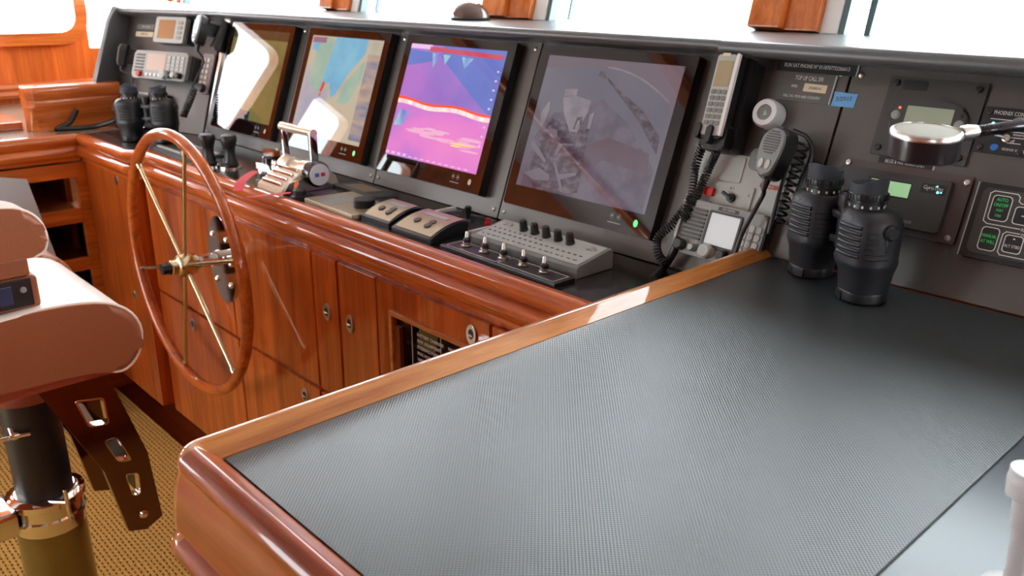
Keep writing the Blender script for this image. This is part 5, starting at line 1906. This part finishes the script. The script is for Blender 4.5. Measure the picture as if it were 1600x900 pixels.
mb = MB(); mb.tube([(-0.084, 0.008, 0.157), (-0.01, 0.008, 0.157), (-0.008, 0.008, 0.157), (0.084, 0.008, 0.157)], [0.012, 0.012, 0.0105, 0.0105], 16)
t.part('handle_bar', mb, 'ivory')
mb = MB(); mb.prism([(-0.082, 0), (0.09, 0), (0.07, 0.004), (0.02, 0.045), (-0.06, 0.03)], 0.051, 0.058, 0.002, M4=YZX)
t.part('side_plate', mb, 'steel')

# ---- flat control plates
t = Thing('jog_panel', 'flat brown-grey control panel with a black jog knob on the ledge right of the throttle', 'control panel', T(-1.83, 1.14, ZL + 0.0003))
mb = MB(); mb.prism([(-0.115, -0.048), (0.115, -0.057), (0.135, 0.062), (-0.095, 0.085)], 0, 0.012, 0.004)
t.part('panel_body', mb, 'tan_plate')
mb = MB(); mb.lathe([(0.027, 0.012), (0.027, 0.030), (0.025, 0.032), (0, 0.032)], 32, M4=T(0.066, 0.012, 0))
t.part('jog_knob', mb, 'black')
mb = MB(); mb.prism([(-0.09, -0.03), (0.0, -0.04), (0.01, 0.04), (-0.08, 0.055)], 0.012, 0.0126)
t.part('label_field', mb, 'silver')
mb = MB(); mb.box((0.06, 0.047, 0.012), (0.118, 0.058, 0.0128))
t.part('label_field', mb, 'silver')
t = Thing('flat_touchpad', 'thin dark touchpad on the ledge between throttle and second monitor', 'touchpad', T(-1.93, 1.275, ZL + 0.0003))
mb = MB(); mb.prism([(-0.13, -0.035), (0.06, -0.046), (0.095, 0.03), (-0.10, 0.045)], 0, 0.008, 0.003); mb.prism([(-0.09, -0.018), (0.02, -0.026), (0.04, 0.018), (-0.07, 0.028)], 0.008, 0.0086, mi=1)
t.part('pad_body', mb, ['dark', 'tan_plate'])


def curved_head(x0, x1, y0, y1, label):
    cx, cy = (x0 + x1) / 2, (y0 + y1) / 2
    w, d = (x1 - x0) / 2, (y1 - y0) / 2
    t = Thing('autopilot_head', label, 'control head', T(cx, cy, ZL + 0.0003), 'curved control heads on the ledge')
    prof = [(-d, 0)] + [(d, 0), (d, 0.034)] + [(d - 2 * d * k / 8, 0.012 + 0.024 * math.cos(R(90 * (k / 8) ** 1.3))) for k in range(1, 9)]
    mb = MB(); mb.prism(prof, -w, w, 0.003, M4=YZX)
    t.part('body', mb, 'black')
    top = [(d - 0.006 - (2 * d - 0.012) * k / 8, 0.0135 + 0.0238 * math.cos(R(90 * ((k * 0.93 + .3) / 8) ** 1.3))) for k in range(9)]
    mb = MB()
    rows = [[mb.bm.verts.new((x, y, z)) for x in (-w + 0.006, w - 0.006)] for y, z in top]
    rows2 = [[mb.bm.verts.new((x, y, z + 0.001)) for x in (-w + 0.006, w - 0.006)] for y, z in top]
    for a in range(8):
        mb.bm.faces.new((rows2[a][0], rows2[a][1], rows2[a + 1][1], rows2[a + 1][0]))
        mb.bm.faces.new((rows[a][0], rows2[a][0], rows2[a + 1][0], rows[a + 1][0])); mb.bm.faces.new((rows[a][1], rows2[a][1], rows2[a + 1][1], rows[a + 1][1]))
    mb.bm.faces.new((rows[0][0], rows[0][1], rows2[0][1], rows2[0][0])); mb.bm.faces.new((rows[8][0], rows[8][1], rows2[8][1], rows2[8][0]))
    t.part('top_face', mb, 'tan_plate')
    for (a, b) in ((0.3, 4.6), (0.3, 5.8), (-0.35, 5.2)):
        y = d - 0.006 - (2 * d - 0.012) * b / 8; z = 0.0135 + 0.0238 * math.cos(R(90 * ((b * .93 + .3) / 8) ** 1.3))
        mb = MB(); mb.lathe([(0.009, 0), (0.009, 0.0028), (0, 0.0034)], 18, M4=T(a * w, y, z + 0.0005) @ RX(R(16)))
        t.part('button', mb, 'dark')
    y = d - 0.03; z = 0.0365
    mb = MB(); mb.box((-w * 0.6, y - 0.008, z - 0.001), (w * 0.6, y + 0.010, z + 0.0012), M4=None)
    t.part('display', mb, 'lgrey')


curved_head(-1.700, -1.588, 1.100, 1.195, 'curved black control head with a silver top, right of the jog panel')
curved_head(-1.566, -1.425, 1.092, 1.198, 'curved black control head with a silver top, beside the row of five switches')
t = Thing('joystick_plate', 'dark plate with a small joystick between two bright metal rails', 'joystick panel', T(-1.52, 1.258, ZL + 0.0003))
mb = MB(); mb.prism(rrect(-0.088, -0.048, 0.090, 0.050, 0.004), 0, 0.005, 0.001)
t.part('plate', mb, 'black')
for x in (-0.094, 0.100):
    mb = MB(); mb.box((x - 0.005, -0.060, 0.0), (x + 0.005, 0.058, 0.013), 0.002)
    t.part('rail', mb, 'trimwhite')
mb = MB(); mb.lathe([(0.016, 0.005), (0.013, 0.010), (0.006, 0.014), (0.005, 0.022), (0.0075, 0.026), (0.0085, 0.040), (0.006, 0.043), (0, 0.043)], 20, M4=T(0.016, 0.006, 0))
t.part('joystick', mb, 'black')
mb = MB(); mb.lathe([(0.008, 0.005), (0.008, 0.012), (0.0055, 0.013), (0.0055, 0.022), (0, 0.023)], 14, M4=T(0.072, 0.018, 0))
t.part('red_button', mb, 'red')
for x, y in ((-0.055, 0.0), (-0.03, 0.014), (0.045, -0.025), (-0.06, -0.026)):
    mb = MB(); mb.lathe([(0.006, 0.005), (0.006, 0.011), (0, 0.012)], 14, M4=T(x, y, 0))
    t.part('button', mb, 'brass')
# ---- light grey knob box
t = Thing('wiper_control_box', 'light grey sloping control box with five black knobs below the camera monitor', 'control box', T(-1.212, 1.207, ZL + 0.0003))
mb = MB(); mb.prism([(-0.052, 0), (0.052, 0), (0.052, 0.038), (0.046, 0.041), (-0.048, 0.024), (-0.052, 0.020)], -0.155, 0.155, 0.002, M4=YZX)
t.part('housing', mb, 'grey')
sl = math.atan2(0.017, 0.094)
SM = T(0, -0.001, 0.0327) @ RX(sl)
mb = MB(); mb.prism(rrect(-0.148, -0.044, 0.148, 0.044, 0.003), 0, 0.0012, M4=SM)
fc = t.part('face_plate', mb, 'lgrey')
for k in range(5):
    mb = MB(); mb.lathe([(0.0098, 0.0012), (0.0098, 0.005), (0.0088, 0.006), (0.0082, 0.022), (0.0065, 0.024), (0, 0.024)], 20, M4=SM @ T(-0.066 + 0.0335 * k, 0.022, 0))
    t.part('knob', mb, 'black')
mb = MB()
for k in range(18):
    x = -0.14 + 0.0155 * k
    mb.box((x, -0.032, 0.0012), (x + 0.011 * (0.5 + 0.5 * ((k * 7) % 5) / 4), -0.029, 0.0015), M4=SM)
    mb.box((x, -0.014, 0.0012), (x + 0.008, -0.010, 0.0015), M4=SM)
    if k < 10:
        mb.box((x, 0.002, 0.0012), (x + 0.006, 0.006, 0.0015), M4=SM)
t.part('markings', mb, 'dtext', fc)
for x, y in ((-0.128, 0.026), (-0.112, 0.026), (0.118, 0.022), (0.128, 0.022)):
    mb = MB(); mb.lathe([(0.006, 0.0012), (0.006, 0.004), (0, 0.005)], 14, M4=SM @ T(x, y, 0))
    t.part('screw', mb, 'steel')
# ---- switch plate
t = Thing('switch_plate', 'black switch plate with five toggle switches inside two white outlines on the ledge edge', 'switch panel', T(-1.215, 1.118, ZL + 0.0003) @ RZ(R(-1)))
mb = MB(); mb.prism([(-0.178, -0.028), (0.165, -0.028), (0.165, 0.026), (-0.178, 0.030)], 0, 0.009, 0.003)
t.part('plate', mb, 'black')
mb = MB()
for a, b in ((-0.165, -0.008), (-0.003, 0.155)):
    ring(mb, rrect(a, -0.022, b, 0.022, 0.003), rrect(a + 0.0016, -0.0204, b - 0.0016, 0.0204, 0.0022), 0.0091, 0.0095)
t.part('outline', mb, 'text')
for k in range(5):
    x = -0.130 + 0.0585 * k
    mb = MB(); mb.lathe([(0.011, 0.009), (0.011, 0.012), (0.008, 0.0125), (0.008, 0.018), (0.0055, 0.019)], 18, M4=T(x, 0.004, 0))
    mb.tube([(x, 0.004, 0.016), (x - 0.006, 0.012, 0.030), (x - 0.009, 0.015, 0.036)], [0.004, 0.0048, 0.0035], 10)
    s_ = t.part('toggle_switch', mb, 'chrome')
    mb = MB(); mb.lathe([(0.0125, 0.009), (0.0125, 0.0105), (0, 0.0105)], 18, M4=T(x, 0.004, 0)); mb.lathe([(0.0068, 0.0125), (0.0078, 0.024), (0.0045, 0.027), (0, 0.027)], 16, M4=T(x, 0.006, 0))
    t.part('boot', mb, 'black', s_)

# ---- pale rails at the port end of the ledge
t = Thing('trackball_panel', 'dark panel with pale bars on the ledge seen through the steering wheel', 'control panel', T(-2.78, 1.165, ZL + 0.0003))
mb = MB(); mb.prism(rrect(-0.17, -0.06, 0.12, 0.06, 0.006), 0, 0.006, 0.002)
t.part('plate', mb, 'dark')
for y in (-0.045, 0.04):
    mb = MB(); mb.box((-0.16, y - 0.006, 0.006), (0.11, y + 0.006, 0.012), 0.002)
    t.part('bar', mb, 'lgrey')
mb = MB(); mb.lathe([(0.024, 0.006), (0.024, 0.010), (0.018, 0.018), (0, 0.021)], 24, M4=T(0.04, 0, 0))
t.part('trackball', mb, 'steel')

# ================================================================== PORT RADIO SECTION (angled panel)
def lfpx(u, v, off=0.0):
    return hit(u, v, LOUT, LO + LOUT * off)


t = Thing('gps_receiver', 'small silver receiver with an amber screen high on the port radio panel', 'gps receiver', LF(0.222, 0.367, 0.0003))
mb = MB(); mb.prism(rrect(-0.080, -0.046, 0.092, 0.046, 0.006), 0, 0.034, 0.003)
t.part('case', mb, 'dark')
mb = MB(); mb.prism(rrect(-0.086, -0.048, 0.082, 0.048, 0.006), 0.034, 0.046, 0.003)
c_ = t.part('front', mb, 'lgrey')
mb = MB(); mb.prism(rrect(-0.066, -0.034, 0.028, 0.036, 0.003), 0.046, 0.0466); t.part('display', mb, 'lcd_tan', c_)
mb = MB()
for k in range(4):
    mb.prism(rrect(0.045, -0.034 + k * 0.018, 0.070, -0.022 + k * 0.018, 0.003), 0.046, 0.049)
t.part('keys', mb, 'silver', c_)
for k, (s_, l_) in enumerate(((0.386, 'upper of two small engraved plates high on the port radio panel'), (0.357, 'lower pale engraved plate high on the port radio panel'))):
    t = Thing('name_plate', l_, 'plate', LF(0.425, s_, 0.0003))
    mb = MB(); mb.prism(rrect(-0.052, -0.0095, 0.052, 0.0095, 0.002), 0, 0.003); t.part('plate', mb, 'grey' if k == 0 else 'paper')
    t.text('lettering', ('CALL SIGN', 'MMSI 235')[k], 0.010, T(0, 0, 0.0032), 'dtext' if k else 'text', align='CENTER')
t = Thing('ssb_radio', 'wide silver radio with a pale screen and knobs in the middle of the port panel', 'radio', LF(0.222, 0.229, 0.0003))
mb = MB(); mb.prism(rrect(-0.140, -0.044, 0.165, 0.044, 0.006), 0, 0.045, 0.003)
t.part('case', mb, 'black')
mb = MB(); mb.prism(rrect(-0.155, -0.052, 0.150, 0.052, 0.012), 0.045, 0.062, 0.005)
c_ = t.part('front', mb, 'silver')
mb = MB()
for k in range(6):
    mb.box((-0.140, -0.028 + k * 0.012, 0.062), (-0.092, -0.022 + k * 0.012, 0.064))
t.part('speaker_slots', mb, 'dark', c_)
mb = MB(); mb.prism(rrect(-0.075, -0.020, 0.030, 0.042, 0.003), 0.062, 0.0632); t.part('display', mb, 'lcd_pale', c_)
for r_ in range(4):
    for q in range(4):
        mb = MB(); mb.prism(rrect(0.042 + q * 0.025, 0.026 - r_ * 0.014, 0.060 + q * 0.025, 0.036 - r_ * 0.014, 0.002), 0.062, 0.065)
        t.part('key', mb, 'lgrey', c_)
for k in range(4):
    mb = MB(); mb.prism(rrect(-0.072 + k * 0.024, -0.042, -0.056 + k * 0.024, -0.032, 0.003), 0.062, 0.066); t.part('key', mb, 'white', c_)
for x, r_, m_ in ((0.042, 0.017, 'lgrey'), (0.072, 0.013, 'black'), (0.098, 0.012, 'lgrey'), (0.124, 0.011, 'black')):
    mb = MB(); mb.lathe([(r_, 0.062), (r_ * 0.92, 0.080), (0, 0.082)], 20, M4=T(x, -0.034, 0)); t.part('knob', mb, m_, c_)
mb = MB(); mb.lathe([(0.010, 0.062), (0.010, 0.074), (0, 0.074)], 14, M4=T(-0.105, -0.038, 0)); t.part('microphone_plug', mb, 'red', c_)

fm = fist_mic('fist_microphone', LF(0.445, 0.258, 0.045) @ RY(R(-50)), 'pale grey hand microphone hung at the far port end of the radio panel', 'silver', 0.95)
mb = MB(); mb.box((-0.012, -0.03, -0.046), (0.012, 0.03, -0.0002), 0.003)
fm.part('hanger', mb, 'black')
cp = bez([fm.mw @ Vector((0, -0.062, 0.013)), lfpx(206, 118, .05), lfpx(208, 140, .05), lfpx(216, 160, .05), lfpx(224, 172, .05)], 8)
mb = MB(); mb.tube(cp, 0.0035, 8)
single('microphone_cable', mb, 'black', 'thin black cable hanging from the far port microphone', 'cable', loc=tuple(cp[-1]))
fm = fist_mic('fist_microphone', LF(0.012, 0.362, 0.055) @ RZ(R(-3)) @ RY(R(-22)), 'silver fronted hand microphone hung left of the olive monitor', 'silver', 1.15)
mb = MB(); mb.box((-0.010, -0.01, -0.045), (0.016, 0.03, -0.0002), 0.003)
fm.part('hanger', mb, 'black')
cp = bez([fm.mw @ Vector((0, -0.062, 0.013)), lfpx(318, 95, .05), lfpx(308, 120, .055), lfpx(300, 138, .06)], 8)
mb = MB(); mb.tube(cp, 0.0035, 8)
single('microphone_cable', mb, 'black', 'black cable hanging from the silver microphone left of the olive monitor', 'cable', loc=tuple(cp[-1]))
cp = bez([lfpx(303, 138, .06), lfpx(296, 158, .07), lfpx(286, 182, .08)], 8)
mb = MB(); mb.tube(helix(cp, 0.011, 12, 0, 12), 0.0034, 8)
single('coiled_cord', mb, 'dark', 'blue-grey coiled cord hanging from the radio behind the wheel', 'cord', loc=tuple(cp[-1]))
t = Thing('horn_speaker', 'black cone-shaped handset holder between the silver microphone and the olive monitor', 'handset', LF(-0.045, 0.352, 0.03) @ RZ(R(-14)))
mb = MB(); mb.lathe([(0.012, 0.06), (0.016, 0.045), (0.02, 0.0), (0.027, -0.04), (0.022, -0.05), (0, -0.05)], 20, M4=RX(R(-90)))
t.part('holder_cone', mb, 'black')
mb = MB(); mb.box((-0.008, 0.03, -0.029), (0.008, 0.05, -0.006), 0.002)
t.part('hanger', mb, 'grey')
t = Thing('switch_strip', 'mauve strip panel with two rows of beige buttons left of the olive monitor', 'switch panel', LF(0.028, 0.225, 0.0003) @ RZ(R(-2)))
mb = MB(); mb.prism(rrect(-0.030, -0.075, 0.034, 0.070, 0.008), 0, 0.014, 0.003)
t.part('plate', mb, 'pink_panel')
for r_ in range(5):
    for q in (-0.012, 0.010):
        mb = MB(); mb.prism(rrect(q - 0.006, 0.040 - r_ * 0.021, q + 0.007, 0.053 - r_ * 0.021, 0.002), 0.014, 0.018); t.part('button', mb, 'beige_btn')
mb = MB(); mb.lathe([(0.016, 0.014), (0.015, 0.032), (0, 0.034)], 20, M4=T(0.004, -0.056, 0)); t.part('knob', mb, 'dark')
mb = MB(); mb.box((0.034, -0.07, 0), (0.040, 0.068, 0.012)); t.part('edge_strip', mb, 'black')
t = Thing('intercom_box', 'dark grey box with a red button and round knob low on the port panel', 'intercom', LF(0.355, 0.070, 0.0003))
mb = MB(); mb.prism(rrect(-0.16, -0.068, 0.155, 0.062, 0.012), 0, 0.022, 0.004); t.part('case', mb, 'black')
mb = MB(); mb.prism(rrect(-0.157, -0.02, 0.152, 0.06, 0.010), 0.022, 0.026, 0.002); c_ = t.part('front', mb, 'dark')
mb = MB(); mb.prism(rrect(-0.15, 0.052, 0.145, 0.060, 0.003), 0.026, 0.029); t.part('top_strip', mb, 'silver', c_)
mb = MB(); mb.lathe([(0.011, 0.026), (0.011, 0.034), (0, 0.035)], 16, M4=T(-0.128, 0.036, 0)); t.part('red_button', mb, 'red', c_)
mb = MB(); mb.lathe([(0.017, 0.026), (0.015, 0.05), (0, 0.052)], 20, M4=T(-0.11, -0.012, 0)); t.part('knob', mb, 'steel', c_)
mb = MB(); mb.box((-0.128, 0.004, 0.026), (-0.112, 0.022, 0.032), 0.002); t.part('toggle', mb, 'paper', c_)
mb = MB(); mb.prism(rrect(-0.085, -0.01, -0.03, 0.045, 0.006), 0.026, 0.03); t.part('label_field', mb, 'paper', c_)
# thick cable on the port counter
cp = bez([lfpx(196, 176, .05), Vector((-3.42, 1.165, ZL + 0.040)), Vector((-3.50, 1.10, ZL + 0.0095)), Vector((-3.52, 1.0, ZL + 0.0095)), Vector((-3.515, 0.975, ZL + 0.012)), Vector((-3.535, 1.03, ZL + 0.03)), Vector((-3.532, 1.06, ZL + 0.075))], 8)
mb = MB(); mb.tube(cp, 0.009, 10)
single('power_cable', mb, 'black', 'thick black cable curling on the port counter in front of the wooden box', 'cable', loc=tuple(cp[20]))

# ================================================================== DASH TOP
bp_ = atz(735, 31, 1.5035)
t = Thing('smoked_dome', 'small smoked dome sensor standing on the dash top before the windows', 'dome', T(bp_.x, bp_.y, 1.5033))
mb = MB(); mb.lathe([(0.058, 0), (0.060, 0.004), (0.056, 0.008)], 36, M4=RZ(R(20)) @ Matrix.Diagonal((1.0, 0.75, 1, 1))); t.part('base', mb, 'black')
mb = MB(); mb.lathe([(0.057, 0.006)] + [(0.057 * math.cos(R(90 * k / 9)), 0.006 + 0.044 * math.sin(R(90 * k / 9))) for k in range(1, 10)], 36, M4=RZ(R(20)) @ Matrix.Diagonal((1.0, 0.75, 1, 1))); t.part('dome_shell', mb, 'smoke')

# ================================================================== LIGHT
w = bpy.data.worlds.new('sky'); SC.world = w
w.use_nodes = True
nt = w.node_tree
bg = nt.nodes['Background']
bg.inputs['Color'].default_value = (0.87, 0.95, 1.0, 1)
bg.inputs['Strength'].default_value = 12.0


VS = SC.view_settings
SC.display_settings.display_device = 'sRGB'
VS.view_transform = 'Standard'
VS.look = 'None'
VS.exposure = 0.3
VS.gamma = 1.0
VS.use_curve_mapping = False
SC.cycles.use_denoising = True
SC.cycles.max_bounces = 10
SC.cycles.diffuse_bounces = 5
SC.cycles.transparent_max_bounces = 12
SC.cycles.sample_clamp_indirect = 8.0
SC.cycles.caustics_reflective = False
SC.cycles.caustics_refractive = False
